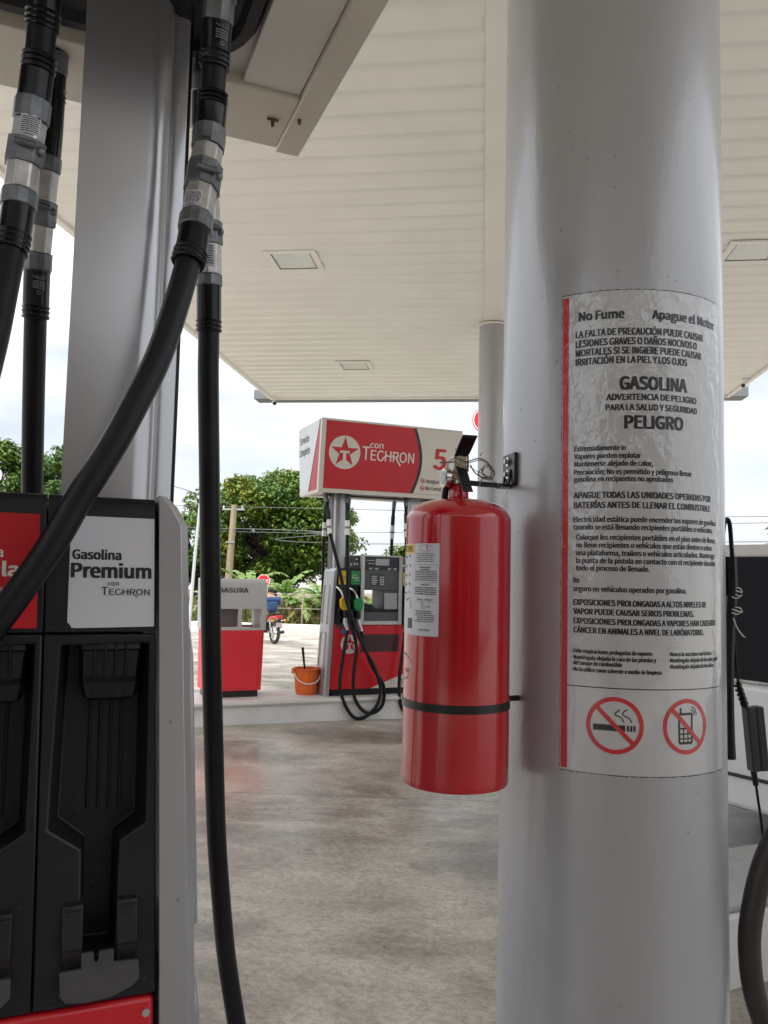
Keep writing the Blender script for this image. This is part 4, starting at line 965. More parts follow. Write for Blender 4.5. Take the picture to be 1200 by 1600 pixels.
for front in (1, 0):
    Y_ = (lambda v: -.028 if v < .81 else None)
    ya = -.027 if front else .352
    for u0, u1, v0, v1 in ((.03, .48, .602, .625), (.03, .075, .625, .792), (.275, .31, .625, .792), (.03, .48, .792, .80)):
        mb.box(0, 1, 0, 1, 0, 1, f=lambda x, y, z: (hx(u0 + (u1 - u0) * x, .7), ya + .012 * y, v0 + (v1 - v0) * z))
q = [(a_ + .004, b_) for a_, b_ in hp if b_ > .79] + [(.362, 1.058), (.362, .80), (.34, .80), (.34, 1.03), (.03, 1.03), (.005, .93), (-.012, .80)]
mb.prism(q, .03, .48, lambda q_, v, d: (hx(d, v), q_, v))
mb.box(.29, .30, .0, .34, .625, .80); mb.build('hood_panel', M_hood, bn, smooth=25)
mb = MB(); mb.box(.05, .29, .12, .13, .625, .8); mb.build('hopper_flap', mat('bin_inner', (.38, .37, .35), .5), hood)
mb = MB(); mb.text('BASURA', .108, .940, .042, lambda u, v: (hx(u, v), -.0235 + (v - .93) * .25, v), .358, .03); mb.build('lettering', M_ink, hood, smooth=0, bevel=None)

# ------------------------------------------------------------------ bucket with squeegee
bk = thing('bucket', 'orange plastic bucket standing beside the far pump', 'bucket', (-1.634, 7.402, .156), A)
mb = MB(); mb.lathe([(.0, .0), (.095, .0), (.095, .022), (.103, .024), (.122, .225), (.130, .228), (.130, .240), (.120, .240), (.116, .225), (.097, .03), (.0, .03)], 14, cap=False); mb.build('pail', M_orange, bk, smooth=20)
mb = MB(); mb.tube(spline([(-.132, -.01, .225), (-.11, -.075, .15), (-.05, -.115, .112), (.02, -.12, .108), (.09, -.095, .14), (.132, -.01, .225)], 6), .006, 8); mb.build('bail', M_white, bk)
mb = MB(); mb.box(-.142, -.128, -.02, .02, .19, .24); mb.box(.128, .142, -.02, .02, .19, .24); mb.build('ear', M_orange, bk)
sq = thing('squeegee', 'black stick handle of a squeegee leaning in the orange bucket', 'squeegee', (-1.634, 7.402, .19), A)
MB().tube([(.01, 0, .0), (-.018, -.01, .18), (-.03, -.012, .25), (-.045, -.02, .35), (-.052, -.022, .40)], [.008, .008, .010, .013, .013], 12).build('handle', M_blackf, sq)
MB().box(-.08, .09, -.012, .012, -.002, .03).build('rubber_blade', M_blackf, sq, bevel=.003)

# ------------------------------------------------------------------ things right of the column
ca = thing('parked_car', 'white car with dark windows parked behind the silver column at the right', 'car', (1.19, 3.87, 0), rad(90 + 42 + 180))
# local +x runs along the car towards the right of the picture, +y away from the camera side
M_carw = mat('car_white', (.62, .63, .64), .25, 0, .02, 4, coat=.8); M_glassd = mat('tinted_glass', (.004, .004, .006), .12, 0, .1, 6, spec=.12)
body = [(-1.05, .30), (-.95, .26), (2.9, .26), (3.0, .35), (3.0, .62), (2.85, .78), (1.95, .82), (1.85, .83), (-.85, .83), (-1.02, .78)]
cb_ = MB().prism(body, 0, 1.66, lambda u, v, d: (u, d + (.02 if v > .5 else .0) * (1 if d < 1 else -1), v)).build('body', M_carw, ca, bevel=.03, bseg=4)
cab = [(-.80, .872), (1.72, .872), (1.05, 1.425), (.9, 1.47), (-.55, 1.475), (-.68, 1.44)]
MB().prism([(-.72, .845), (1.70, .845), (1.0, 1.42), (-.60, 1.42)], .035, 1.625, lambda u, v, d: (u, d + (v - .87) * (.10 if d < 1 else -.10), v)).build('window', M_glassd, ca)
rf = MB().prism([(-.66, 1.415), (1.03, 1.415), (.9, 1.458), (.7, 1.472), (-.5, 1.474), (-.62, 1.455)], .075, 1.585, lambda u, v, d: (u, d, v)).build('roof', mat('roof_cream', (.60, .58, .55), .35, 0, .03, 5), ca, bevel=.012)
for u0, u1 in ((-.8, -.62), (.62, .70)):
    mb = MB(); mb.prism([(u0, .86), (u0 + .1, .86), (u1 + .06, 1.43), (u1 - .02, 1.43)], .022, .05, lambda u, v, d: (u, d + (v - .87) * .10, v)); mb.build('pillar', M_blackf, ca)
MB().box(-.9, 2.7, -.006, .004, .405, .42).build('trim_strip', M_blackf, ca)
MB().box(.40, .58, -.012, -.001, .74, .77).build('door_handle', M_carw, ca, bevel=.004)
for x in (-.55, 2.2):
    for y in (.1, 1.56):
        wh = MB().tube([(x, y - .1, .3), (x, y + .1, .3)], .3, 28).build('wheel', M_rubber, ca, bevel=.02); MB().tube([(x, y - .112, .3), (x, y - .101, .3)], .19, 20).build('rim', M_silver, wh)
kb = MB(); kb.box(-.35, 1.5, 0, .42, -.05, .235); o = kb.build('kerb_block', M_kerbw, smooth=0, bevel=.02); o.location = (.80, 2.76, 0); o.rotation_euler = (0, 0, A); tag(o, 'low white concrete block on the floor right of the silver column', 'kerb block')
o2 = MB().box(-.352, 1.502, -.004, .424, .2355, .262).build('cap', mat('grey_cap', (.36, .36, .36), .6, 0, .1, 8), o, bevel=.008)
hl = thing('fuel_hose', 'thick brownish black hose loop at the lower right edge', 'fuel hose', (0, 0, 0))
P = spline([(1.1, 1.75, 2.0), (.95, 1.68, 1.7), (.78, 1.58, 1.35), (.62, 1.49, 1.08), (.515, 1.46, .90), (.478, 1.463, .815), (.459, 1.467, .723), (.459, 1.473, .655), (.470, 1.479, .59), (.498, 1.487, .52), (.55, 1.50, .45), (.63, 1.52, .42), (.72, 1.56, .46), (.80, 1.6, .6), (.86, 1.66, .85)], 8)
MB().tube(P, .0185, 20).build('hose_line', mat('brown_rubber', (.030, .024, .022), .42, 0, .2, 20), hl, smooth=60)
cbn = thing('cable_bundle', 'black cable with a power brick hanging behind the right side of the silver column', 'cable', (0, 0, 0))
mb = MB()
mb.tube(spline([(.487, 1.70, 1.27), (.484, 1.692, 1.36), (.486, 1.69, 1.41), (.492, 1.691, 1.425), (.498, 1.692, 1.415), (.502, 1.695, 1.37), (.507, 1.70, 1.31), (.509, 1.706, 1.23)], 6), [.0045] * 43, 8)
mb.tube(spline([(.500, 1.695, 1.35), (.503, 1.70, 1.28), (.500, 1.71, 1.2), (.498, 1.715, 1.1), (.500, 1.72, 1.0), (.502, 1.72, .94)], 6), .012, 10)
mb.build('cable_loop', M_cuff, cbn)
mb = MB(); mb.tube(spline([(.506, 1.705, 1.24), (.511, 1.71, 1.17), (.519, 1.72, 1.10), (.530, 1.726, 1.05)], 5), .003, 8); mb.tube([(.519, 1.72, 1.095), (.534, 1.726, 1.045)], [.005, .0075], 10)
for i in range(5): mb.tube([(.518 + i * .003, 1.7195, 1.09 - i * .009), (.519 + i * .003, 1.7198, 1.086 - i * .009)], .0085, 10)
mb.tube(spline([(.556, 1.739, .90), (.562, 1.743, .86), (.569, 1.747, .815), (.580, 1.755, .735), (.60, 1.763, .62), (.62, 1.77, .5)], 5), .0028, 8); mb.tube([(.553, 1.739, .915), (.558, 1.741, .885)], [.0065, .0055], 10)
mb.build('cord', M_cuff, cbn)
ax = Vector((.014, .012, -.13)); ux = Vector((1, .18, .1)).normalized()
def bk_(u, d, v): return Vector((.548, 1.728, 1.045)) + ax * v + ux * u + Vector((-.25, .95, 0)) * d
mb = MB(); mb.box(-.0165, .001, -.012, .012, 0, 1, f=bk_); mb.box(.0022, .0185, -.012, .012, 0, 1, f=bk_); mb.build('power_brick', mat('charcoal_plastic', (.03, .03, .034), .5, 0, .1, 30), cbn, bevel=.0025)
mb = MB(); mb.box(.0011, .0021, -.0112, .0112, .01, .99, f=bk_); mb.build('seam', M_ink, cbn)
mb = MB()
for z, k in ((1.283, 0), (1.268, 1), (1.243, 2), (1.236, 3)):
    mb.tube(spline([(.500, 1.690, z), (.510, 1.690, z - .003), (.520, 1.692, z + (.004 if k % 2 else -.006)), (.517, 1.693, z + .002), (.506, 1.690, z + .004)], 4), .0013, 5)
mb.tube(spline([(.502, 1.69, 1.225), (.510, 1.69, 1.205), (.521, 1.692, 1.19), (.526, 1.692, 1.187)], 4), .0012, 5)
mb.build('twine', M_wire, cbn)

# ------------------------------------------------------------------ unseen shapes added behind the camera for reflections
sh = thing('added_building', 'unseen brown building added behind the camera to darken reflections in the red extinguisher', 'building', (-3.2, -9.5, 0))  # unseen building, added so the extinguisher and column mirror something dark
mb = MB(); mb.box(0, 16, -6, -.25, 0, 4.7)
for x in range(0, 16, 4): mb.box(x, x + 1.2, -.249, 0, 0, 4.7)
for x in range(0, 16, 4): mb.box(x + 1.2, x + 4, -.249, -.02, 2.9, 4.7)
mb.build('wall', mat('added_building_brown', (.20, .13, .09), .7, 0, .12, 2), sh)
MB().box(-.3, 16.3, -6.2, .3, 4.71, 5.1).build('roof', mat('roof_grey', (.12, .12, .13), .6), sh)
for x in range(0, 16, 4): MB().box(x + 1.21, x + 3.99, -.2, -.12, .3, 2.89).build('window', mat('dark_glass', (.008, .009, .012), .05, 0, .1, 6), sh)
bw = thing('added_wall', 'unseen low wall added behind the camera to darken reflections', 'wall', (-40, -24, 0))  # unseen wall, added as a low dark band for the reflections
MB().box(0, 36, -.2, 0, 0, 3.2).build('panel', mat('added_wall_brown', (.20, .18, .15), .8, 0, .15, 1), bw)
MB().box(-.05, 36.05, -.26, .06, 3.21, 3.3).build('coping', M_conc, bw)
mb = MB(); mb.face([(-60, -60, .004), (60, -60, .004), (60, -7.6, .004), (-60, -7.6, .004)])  # dark sheet added out of view, deepens the extinguisher's lower reflections
tag(mb.build('added_dark_ground', mat('added_ground_dark', (.05, .05, .05), .85, 0, .3, 6, .3, 60), smooth=0, bevel=None), kind='structure')

# ------------------------------------------------------------------ roadside: poles, wires, signs
ZR = -.587
M_wood = mat('weathered_wood', (.30, .24, .16), .8, 0, .25, 6, .4, 40, stretch=(1, 1, .1))
up = thing('utility_pole', 'leaning wooden utility pole in front of the mango tree', 'utility pole', (-10.50, 32, ZR))
MB().tube([(0, 0, 0), (.02, 0, 1.5), (.15, 0, 4.58)], [.155, .15, .12], 14).build('shaft', M_wood, up)
mb = MB(); mb.box(-.35, .6, -.05, .05, 4.36, 4.44); mb.box(-.1, .25, -.16, -.11, 3.0, 3.06); mb.build('crossarm', mat('grey_steel', (.35, .36, .36), .5, .5), up)
mb = MB()
for x in (-.3, .1, .5): mb.lathe([(.03, 0), (.035, .05), (.02, .08), (.03, .11), (.0, .12)], 10, (x, 0, 4.44))
mb.build('insulator', M_white, up)
sp_ = thing('street_lamp', 'thin pale metal pole with a short arm behind the waste bin', 'street lamp', (-8.33, 22, ZR))
MB().tube([(0, 0, 0), (.10, 0, 2.2), (.19, 0, 3.78)], [.05, .045, .035], 12).build('pole', mat('galvanised', (.62, .65, .66), .4, .5), sp_)
MB().tube(spline([(.19, 0, 3.78), (.22, 0, 3.84), (.32, 0, 3.85), (.5, 0, 3.80)], 5), .025, 10).build('arm', mat('galvanised', (.62, .65, .66), .4, .5), sp_)
MB().lathe([(.0, .05), (.06, .03), (.08, -.04), (.0, -.05)], 14, (.52, 0, 3.77)).build('lamp_head', M_white, sp_)
def wire(label, pts, r=.012):
    o = MB().tube(spline(pts, 10), r, 5).build('overhead_wire', mat('wire_grey', (.10, .10, .10), .5)); tag(o, label, 'wire', 'overhead wires'); return o
wire('topmost overhead wire crossing behind the far pump sign', [(-60, 34, 4.4), (-10.4, 32, 3.92), (-6.8, 31.5, 3.85), (0, 30.5, 3.7), (9.1, 30, 3.62), (30, 29, 4.2)])
wire('overhead wire at mid height of the wooden pole', [(-60, 34, 3.4), (-10.42, 32, 2.88), (-6.7, 31, 2.87), (0, 30.3, 2.95), (9.1, 30, 3.38), (30, 29, 4.0)])
wire('lower dark cable across the mango tree crown', [(-60, 36, 3.0), (-10.42, 31.9, 3.0), (-8.4, 31.4, 2.55), (-6.0, 31, 2.45), (0, 30.4, 2.5), (30, 29, 3.2)], .016)
wire('slanting guy cable left of the wooden pole', [(-13.5, 31.5, 4.9), (-11.9, 31.8, 4.45), (-10.38, 32, 3.97)], .016)
wire('upper of the twin wires before the trees at the left edge', [(-60, 48, 9.8), (-31.5, 42, 5.9), (-26, 40, 4.4), (-18, 38, 3.8)], .022)
wire('lower of the twin wires before the trees at the left edge', [(-60, 48, 8.9), (-31.5, 42, 5.2), (-26, 40, 3.8), (-18, 38, 3.2)], .022)
ss = thing('stop_sign', 'small red octagonal PARE stop sign behind the waste bin', 'stop sign', (-6.74, 24.0, ZR), rad(4))
oc = lambda r: [(r * math.cos(PI / 8 + PI / 4 * i), 1.56 + r * math.sin(PI / 8 + PI / 4 * i)) for i in range(8)]
MB().tube([(0, .02, 0), (0, .02, 1.7)], .025, 8).build('post', mat('galvanised', (.62, .65, .66), .4, .5), ss)
MB().prism(oc(.215), 0, .01, lambda u, v, d: (u, d - .01, v)).build('border', M_white, ss)
MB().prism(oc(.195), 0, .003, lambda u, v, d: (u, d - .0135, v)).build('plate', M_red, ss)
mb = MB(); mb.text('PARE', -.16, 1.51, .10, lambda u, v: (u, -.015, v), .16, .03); mb.build('lettering', M_white, ss, smooth=0, bevel=None)
rs = thing('round_sign', 'round red roadside sign with white ring half hidden by the distant column', 'sign', (.02, 40, ZR))
MB().tube([(0, .2, 0), (0, .2, 9.4)], .14, 14).build('post', M_silver, rs)
cf = lambda y: (lambda u, v: (u, y, 9.735 + v))
MB().tube([(0, .02, 9.735), (0, .18, 9.735)], .66, 40).build('disc', M_redsign, rs)
mb = MB(); mb.ring(0, 0, .57, .62, cf(-.0), 40); mb.build('white_ring', M_white, rs, smooth=0, bevel=None)
mb = MB(); mb.ring(.06, 0, .20, .33, cf(-.0), 30, .6, 2 * PI - .6); mb.build('white_arc', M_white, rs, smooth=0, bevel=None)

# ------------------------------------------------------------------ vegetation
def leafmat(name, c1, c2, isl=.35): return mat(name, c1, .5, 0, .1, .9, col2=c2, trans=.22, island=isl, spec=.3)
LM1 = leafmat('mango_leaves', (.050, .130, .022), (.170, .245, .036)); LM2 = leafmat('dark_leaves', (.042, .105, .024), (.12, .19, .036)); LM3 = leafmat('bright_leaves', (.05, .12, .018), (.16, .22, .03))
LMY = leafmat('yellow_leaves', (.10, .13, .015), (.26, .26, .035)); M_bark = mat('bark', (.09, .075, .06), .9, 0, .3, 6, .5, 25)
def leaves(clumps, per, size, seed, drop=.35):
    """leaf blades gathered in rosettes over the shell of each clump: (centre, radius)"""
    r = random.Random(seed); V = []; F = []
    for (cx, cy, cz, R) in clumps:
        for _ in range(per):
            th = r.uniform(0, 2 * PI); ph = math.acos(r.uniform(-1, 1)); k = R * (r.random() ** .45)
            px, py, pz = cx + k * math.sin(ph) * math.cos(th), cy + k * math.sin(ph) * math.sin(th), cz + k * .72 * math.cos(ph)
            for j in range(4):                               # rosette
                a = r.uniform(0, 2 * PI); l = size * r.uniform(.7, 1.25); wv = l * r.uniform(.16, .26)
                dz = r.uniform(-1.1, .35) - drop; d = Vector((math.cos(a), math.sin(a), dz)).normalized(); s = Vector((-math.sin(a), math.cos(a), r.uniform(-.5, .5))).normalized()
                o = Vector((px, py, pz)); i = len(V)
                V += [o, o + d * l * .45 + s * wv, o + d * l, o + d * l * .45 - s * wv]; F.append((i, i + 1, i + 2, i + 3))
    me = bpy.data.meshes.new('foliage'); me.from_pydata([tuple(v) for v in V], [], F); return me
def tree(label, x, y, h, rx, rz_, cz, m, seed, nclump=34, per=90, size=.34, trunk=.22, group='trees beyond the road', cr=(.75, 1.25), lean=0, ym=None):
    r = random.Random(seed); t = thing('tree', label, 'tree', (x, y, ZR), 0, group)
    mb = MB(); top = cz * .8
    mb.tube(spline([(0, 0, 0), (lean * .2, .1, top * .4), (lean * .6, 0, top)], 5), [trunk * (1 - .6 * i / 10) for i in range(11)], 10)
    cl_ = []
    for i in range(nclump):
        a = r.uniform(0, 2 * PI); q = r.random() ** .5; zz = r.uniform(-1, 1)
        k = math.sqrt(max(.05, 1 - zz * zz)) * (.55 + .45 * q)
        cl_.append((lean + rx * k * math.cos(a), rx * .8 * k * math.sin(a), cz + rz_ * zz * .86, r.uniform(*cr) * rx * .25))
    for c in cl_[::2]:
        b0 = Vector((lean * .4, 0, r.uniform(top * .35, top * .9))); e = Vector(c[:3])
        mb.tube(spline([b0, b0.lerp(e, .5) + Vector((0, 0, .25)), e], 4), [trunk * .42 * (1 - .85 * i / 8) for i in range(9)], 6)
    mb.build('trunk', M_bark, t)
    me = leaves(cl_, per, size, seed); me.materials.append(m); o = bpy.data.objects.new('crown', me); COL.objects.link(o); o.parent = t
    if ym:
        me2 = leaves([(c[0], c[1] - .3, c[2] + .2, c[3] * .8) for c in cl_ if c[1] < 0][::4], per // 2, size, seed + 5); me2.materials.append(ym)
        o = bpy.data.objects.new('young_leaves', me2); COL.objects.link(o); o.parent = t
    return t
tree('broad mango tree with dense dark green crown behind the far pump', -10.2, 38, 6.5, 3.9, 2.75, 4.05, LM1, 3, 110, 190, .24, .26, ym=LMY)
tree('dark tree left of the wooden pole behind the waste bin', -15.6, 42, 5.2, 2.9, 2.0, 3.1, LM2, 9, 44, 120, .30, .2)
tree('small bright tree right of the mango, behind the pump head', -3.6, 44, 4, 2.3, 1.3, 2.2, LM3, 14, 30, 110, .28, .16)
tree('low bushy tree seen between the pump head and the extinguisher', -.6, 47, 3.4, 2.6, 1.0, 1.7, LM3, 17, 28, 110, .28, .16)
tree('tall tree at the left edge with an uneven crown', -33.5, 50, 11, 4.2, 4.6, 6.0, LM3, 21, 70, 130, .40, .35)
tree('dense dark tree showing just left of the silver pump support', -27.2, 50, 10, 4.2, 4.4, 5.6, LM2, 22, 70, 130, .40, .35)
tree('yellowish low tree at the bottom of the left edge', -31, 44, 6, 2.6, 1.7, 4.3, LMY, 23, 26, 80, .45, .2)
tree('tree peeking at the right edge beyond the parked car', 11.2, 30, 4.2, 1.15, 1.2, 3.2, LM2, 25, 18, 60, .3, .12)

def banana_leaf(mb, base, az, L_, rise, droop, wd, r):
    """long blade arching from base, with torn side strips"""
    n = 16; pts = []; d = Vector((math.cos(az), math.sin(az), 0)); s = Vector((-math.sin(az), math.cos(az), 0))
    for i in range(n + 1):
        t = i / n; pts.append(Vector(base) + d * L_ * (t * .75) + Vector((0, 0, L_ * (rise * t - droop * t * t))))
    mb.tube(pts[:-1], [.018 * (1 - .8 * i / n) + .004 for i in range(n)], 5)
    for i in range(2, n):
        t = i / n; wv = wd * math.sin(PI * min(1, .08 + t * .95)) ** .6
        for sg in (-1, 1):
            if r.random() < .12: continue
            a_, c_ = pts[i], pts[i + 1]; dr_ = Vector((0, 0, -wv * r.uniform(.1, .55))); f_ = (c_ - a_) * r.uniform(.3, .8)
            mb.face([a_, c_ * .97 + a_ * .03, c_ + s * sg * wv + dr_ + f_, a_ + s * sg * wv + dr_ * 1.05 + f_])
LB = mat('banana_leaf', (.09, .19, .03), .4, 0, .15, 1.5, col2=(.22, .31, .06), trans=.3, island=.15); LBd = mat('banana_dry', (.30, .22, .09), .8, 0, .25, 3, col2=(.20, .17, .06), trans=.15, island=.3)
M_stem = mat('banana_stem', (.20, .21, .09), .6, 0, .3, 5)
def banana(label, x, y, h, nl, seed, L_=1.5, zb=-.35):
    r = random.Random(seed); t = thing('banana_plant', label, 'banana plant', (x, y, zb), 0, 'banana plants along the road bank')
    MB().tube([(0, 0, 0), (.03, 0, h * .5), (.02, .02, h)], [.11, .09, .05], 10).build('stem', M_stem, t)
    mb = MB()
    for i in range(nl): banana_leaf(mb, (.02, .02, h * r.uniform(.85, 1)), 2 * PI * i / nl + r.uniform(-.3, .3), L_ * r.uniform(.8, 1.15), r.uniform(.55, 1.15), r.uniform(.45, .95), .17, r)
    mb.build('leaf_crown', LB, t, smooth=0, bevel=None)
    mb = MB()
    for i in range(4): banana_leaf(mb, (.02, .02, h * .8), r.uniform(0, 2 * PI), L_ * .8, .25, 1.05, .12, r)
    mb.build('dry_leaves', LBd, t, smooth=0, bevel=None)
banana('banana plant behind the motorcyclist with an upright leaf', -6.4, 25.2, .95, 9, 1, 1.5)
banana('banana plant right of the motorcyclist with arching leaves', -5.1, 24.8, .85, 8, 2, 1.7)
banana('banana plant just left of the far pump', -4.0, 25.4, 1.1, 8, 3, 1.7)
banana('banana plant showing through the opening of the pump head', -2.4, 24.9, .9, 8, 4, 1.6)
banana('banana plant at the back of the row beside the mango trunk', -7.9, 26.5, 1.0, 7, 5, 1.6)
banana('low banana plant with drooping leaves close behind the wire fence', -5.55, 24.2, .62, 10, 8, 1.25)
banana('low bright banana plant between the fence stakes left of the far pump', -4.55, 24.15, .55, 10, 9, 1.2)
banana('small leafy banana plant nearest to the silver end of the far pump', -3.6, 24.3, .6, 10, 10, 1.25)
banana('low banana plant glimpsed through the open bin hopper', -8.2, 24.3, .55, 9, 12, 1.2)
banana('low banana plant glimpsed under the pump head opening', -2.6, 24.2, .55, 9, 13, 1.2)
banana('tall banana plant further along behind the extinguisher', -.9, 25.5, 1.0, 8, 6, 1.6)
banana('banana plant whose torn leaf tip stands above the parked car', 8.2, 27, 1.2, 7, 7, 1.7)
mb = MB(); r = random.Random(5)                              # dry undergrowth on the bank, too dense to count
for i in range(9000):
    x, y = r.uniform(-16, 6), r.uniform(23.5, 27.5); h = r.uniform(.15, .75) * (1.0 if y > 24.2 else .45); a = r.uniform(0, PI); wv = r.uniform(.012, .035)
    tx, ty = r.uniform(-.3, .3), r.uniform(-.3, .3); s = Vector((math.cos(a), math.sin(a), 0)) * wv; b0 = Vector((x, y, -.36))
    mb.face([b0 - s, b0 + s, b0 + Vector((tx, ty, h)) + s * .3, b0 + Vector((tx, ty, h)) - s * .3])
tag(mb.build('undergrowth', mat('dry_stalks', (.20, .15, .055), .9, 0, .3, 1.2, col2=(.10, .14, .03), trans=.15, island=.5), smooth=0, bevel=None), 'dry brown and green undergrowth along the road bank', 'undergrowth', kind='stuff')
fn = thing('wire_fence', 'thin wire fence with wooden stakes along the planted road bank', 'fence', (-5, 23.6, -.35))
for i, x in enumerate((-9, -6.5, -4.0, -1.5, 1.0, -1.0 - 3.6)):
    MB().tube([(x + 4.2, 0, 0), (x + 4.23, 0, .98 + .05 * (i % 3))], .03, 6).build('stake', M_wood, fn)
mb = MB()
for z in (.93, .5): mb.tube([(-8, 0, z), (-2, 0, z + .02), (6, 0, z + .03)], .007, 5)
mb.build('fence_wire', mat('dull_wire', (.22, .19, .17), .4, .6), fn)
ho = thing('house', 'small white house with a low roof glimpsed beyond the trees at the left', 'house', (-30.6, 52, ZR))
MB().box(0, 3.4, 0, 4, 0, 6.0).build('wall', M_white, ho); MB().prism([(-.5, 6.0), (3.5, 6.0), (3.9, 6.25), (2.4, 7.0), (.6, 7.0)], -.4, 4.4, lambda u, v, d: (u, d, v)).build('roof', M_white, ho)
MB().box(2.2, 2.9, -.04, .0, 4.6, 5.7).build('window', M_navy, ho)

# ------------------------------------------------------------------ motorcycle and rider
HZ = rad(40); mp_ = (-5.28, 20.0, gz(20))
bike = thing('motorcycle', 'small red motorcycle ridden away on the road by the rider in blue', 'motorcycle', mp_, HZ)
M_bred = mat('bike_red', (.42, .012, .02), .25, 0, .1, 8, coat=.6); M_tyre = mat('tyre', (.03, .028, .026), .8, 0, .3, 30)
def wheel(y, r=.275):
    q = []
    for i in range(29): q.append((0, y + r * math.cos(2 * PI * i / 28), r + .0 + (r - .0) * math.sin(2 * PI * i / 28)))
    mb = MB(); rr = r - .04
    mb.tube([(0, y + rr * math.cos(2 * PI * i / 28), r + rr * math.sin(2 * PI * i / 28)) for i in range(29)], .045, 10, cap=False); wo = mb.build('wheel', M_tyre, bike, smooth=60)
    mb = MB(); ri = r - .085
    mb.tube([(0, y + ri * math.cos(2 * PI * i / 28), r + ri * math.sin(2 * PI * i / 28)) for i in range(29)], .014, 8, cap=False); mb.tube([(-.07, y, r), (.07, y, r)], .045, 12)
    for i in range(6): a = 2 * PI * i / 6; mb.tube([(0, y, r), (0, y + ri * math.cos(a), r + ri * math.sin(a))], [.018, .012], 6)
    mb.build('rim', M_gauge, wo)
wheel(0); wheel(1.2)
MB().tube([(.07, 0, .275), (.06, .5, .33)], .02, 8).tube([(-.07, 0, .275), (-.06, .5, .33)], .02, 8).tube([(.09, .02, .28), (.08, .16, .62)], .022, 8).tube([(-.09, .02, .28), (-.08, .16, .62)], .022, 8).build('swingarm', M_gauge, bike)
MB().box(-.12, .12, .38, .72, .25, .52).build('engine', mat('engine_black', (.03, .03, .03), .5, .5), bike, bevel=.03)
MB().tube(spline([(.10, .6, .26), (.13, .3, .25), (.135, -.05, .29), (.135, -.22, .31)], 5), [.02] * 8 + [.04] * 8, 12).build('exhaust', M_blackf, bike)
MB().prism([(-.22, .66), (.2, .60), (.45, .58), (.45, .66), (.1, .72), (-.24, .73)], -.09, .09, lambda u, v, d: (d, u, v)).build('tail_fairing', M_bred, bike, bevel=.02)
MB().prism([(-.1, .725), (.5, .665), (.55, .72), (.3, .735), (-.12, .775)], -.11, .11, lambda u, v, d: (d, u, v)).build('seat', M_blackf, bike, bevel=.02)
MB().prism([(.52, .6), (.95, .68), (.92, .85), (.6, .82)], -.12, .12, lambda u, v, d: (d, u, v)).build('fuel_tank', M_bred, bike, bevel=.05, bseg=3)
MB().box(-.075, .075, -.28, -.235, .655, .735).build('tail_light', mat('tail_lens', (.6, .01, .015), .15), bike, bevel=.015)
MB().tube([(-.15, -.2, .60), (.15, -.2, .60)], .012, 6).build('indicator_bar', M_gauge, bike)
for s in (-1, 1): MB().ball((s * .17, -.2, .60), .035, 12, (1.3, .9, .9)).build('indicator', mat('amber', (.8, .25, .02), .2), bike)
MB().box(-.08, .08, -.262, -.250, .42, .55).build('number_plate', mat('plate_pale', (.45, .35, .36), .5), bike)
MB().prism([(-.24, .64), (-.05, .60), (.0, .58), (-.02, .56), (-.22, .56), (-.27, .42), (-.25, .42)], -.05, .05, lambda u, v, d: (d, u, v)).build('rear_mudguard', M_blackf, bike)
MB().tube([(.08, 1.2, .275), (.075, .98, .80)], .022, 8).tube([(-.08, 1.2, .275), (-.075, .98, .80)], .022, 8).build('fork', M_gauge, bike)
MB().tube(spline([(-.36, .78, .93), (-.2, .9, .95), (0, .96, .88), (.2, .9, .95), (.36, .78, .93)], 4), .014, 8).build('handlebar', M_blackf, bike)
MB().box(-.09, .09, 1.02, 1.12, .72, .90).build('headlight', M_gauge, bike, bevel=.03)
for s in (-1, 1):
    m_ = MB().tube([(s * .27, .87, .95), (s * .38, .84, 1.12)], .007, 6).build('mirror', M_blackf, bike); MB().ball((s * .40, .84, 1.15), .06, 12, (1, .25, .7)).build('mirror_glass', M_blackf, m_)
MB().tube(spline([(.06, -.25, .73), (.09, -.30, .80), (.09, .05, .82)], 4), .01, 6).tube(spline([(-.06, -.25, .73), (-.09, -.30, .80), (-.09, .05, .82)], 4), .01, 6).build('grab_rail', M_blackf, bike)

rider = thing('person', 'rider in a dark blue shirt and khaki trousers seen from behind on the red motorcycle', 'person', mp_, HZ); rider.scale = (1, 1, .965)
def skin(name, joints, edges, m, par, lv=2):
    me = bpy.data.meshes.new(name); me.from_pydata([j[0] for j in joints], edges, []); me.materials.append(m)
    o = bpy.data.objects.new(name, me); COL.objects.link(o); o.parent = par
    md = o.modifiers.new('skin', 'SKIN'); md.use_smooth_shade = True
    for v, j in zip(me.skin_vertices[0].data, joints): v.radius = j[1] if isinstance(j[1], tuple) else (j[1], j[1])
    me.skin_vertices[0].data[0].use_root = True
    s = o.modifiers.new('sub', 'SUBSURF'); s.levels = lv; s.render_levels = lv
    for p in me.polygons: p.use_smooth = True
    return o
M_skin = mat('skin', (.36, .20, .13), .55, 0, .08, 20)
J = [((0, .20, .80), (.15, .11)), ((0, .21, .95), (.135, .10)), ((0, .25, 1.10), (.165, .11)), ((0, .28, 1.20), (.14, .09)), ((0, .31, 1.28), .052), ((0, .33, 1.34), (.068, .075)), ((0, .345, 1.40), (.075, .09)), ((0, .34, 1.455), (.055, .06))]
E_ = [(0, 1), (1, 2), (2, 3), (3, 4), (4, 5), (5, 6), (6, 7)]
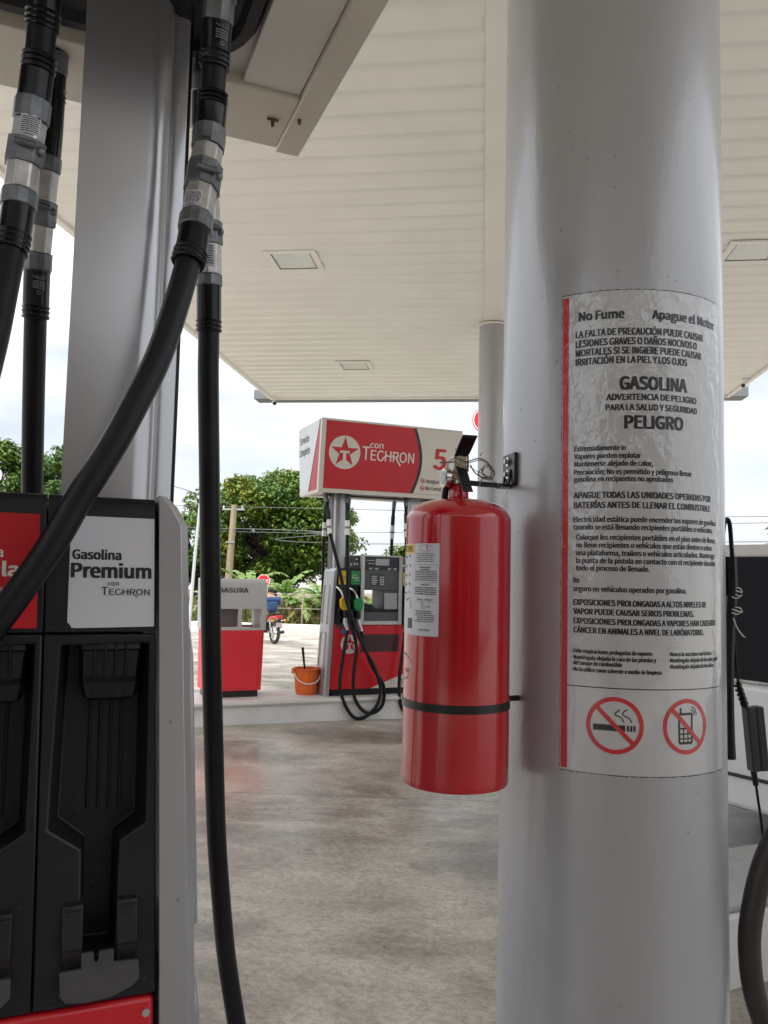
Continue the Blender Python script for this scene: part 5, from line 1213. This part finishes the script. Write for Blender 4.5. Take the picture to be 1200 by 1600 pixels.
for s in (-1, 1):
    i = len(J); J += [((s * .185, .29, 1.17), .062), ((s * .27, .42, 1.0), .047), ((s * .33, .66, .95), .036), ((s * .335, .77, .95), .035)]; E_ += [(3, i), (i, i + 1), (i + 1, i + 2), (i + 2, i + 3)]
    for k in range(4):                                       # fingers closed round the grip
        f_ = len(J); J += [((s * (.315 + .014 * k), .80, .965), .009), ((s * (.315 + .014 * k), .815, .945), .009), ((s * (.315 + .014 * k), .795, .925), .008)]; E_ += [(i + 3, f_), (f_, f_ + 1), (f_ + 1, f_ + 2)]
    f_ = len(J); J += [((s * .30, .785, .935), .010), ((s * .305, .805, .922), .009)]; E_ += [(i + 3, f_), (f_, f_ + 1)]
    i = len(J); J += [((s * .12, .30, .78), .10), ((s * .17, .60, .68), .070), ((s * .16, .45, .33), .050), ((s * .16, .43, .27), .042), ((s * .165, .56, .245), .036)]; E_ += [(0, i), (i, i + 1), (i + 1, i + 2), (i + 2, i + 3), (i + 3, i + 4)]
skin('body', J, E_, M_skin, rider, 1)
M_shirt = mat('blue_shirt', (.022, .055, .13), .85, 0, .25, 14, .3, 30)
S_ = [((0, .20, .79), (.170, .125)), ((0, .21, .95), (.158, .118)), ((0, .25, 1.10), (.205, .14)), ((0, .285, 1.19), (.185, .115)), ((0, .30, 1.24), (.10, .08))]
Se = [(0, 1), (1, 2), (2, 3), (3, 4)]
for s in (-1, 1): i = len(S_); S_ += [((s * .20, .29, 1.165), .095), ((s * .265, .40, 1.02), .074)]; Se += [(3, i), (i, i + 1)]
skin('shirt', S_, Se, M_shirt, rider)
K = [((0, .20, .79), (.155, .12))]; Ke = []
for s in (-1, 1): i = len(K); K += [((s * .12, .30, .78), .112), ((s * .17, .60, .68), .085), ((s * .16, .455, .34), .068)]; Ke += [(0, i), (i, i + 1), (i + 1, i + 2)]
skin('trousers', K, Ke, mat('khaki', (.20, .17, .09), .85, 0, .15, 14), rider)
for s in (-1, 1): MB().ball((s * .163, .50, .245), .06, 12, (.75, 1.7, .6)).build('shoe', M_blackf, rider)
MB().ball((0, .325, 1.415), .092, 16, (.86, 1.0, .92)).build('hair', mat('dark_hair', (.02, .016, .013), .7, 0, .3, 60), rider)
for s in (-1, 1): MB().ball((s * .078, .345, 1.37), .024, 8, (.5, .8, 1.2)).build('ear', M_skin, rider)
mb = MB(); mb.ball((0, .432, 1.375), .018, 8, (.8, 1, 1.2)); mb.build('nose', M_skin, rider)
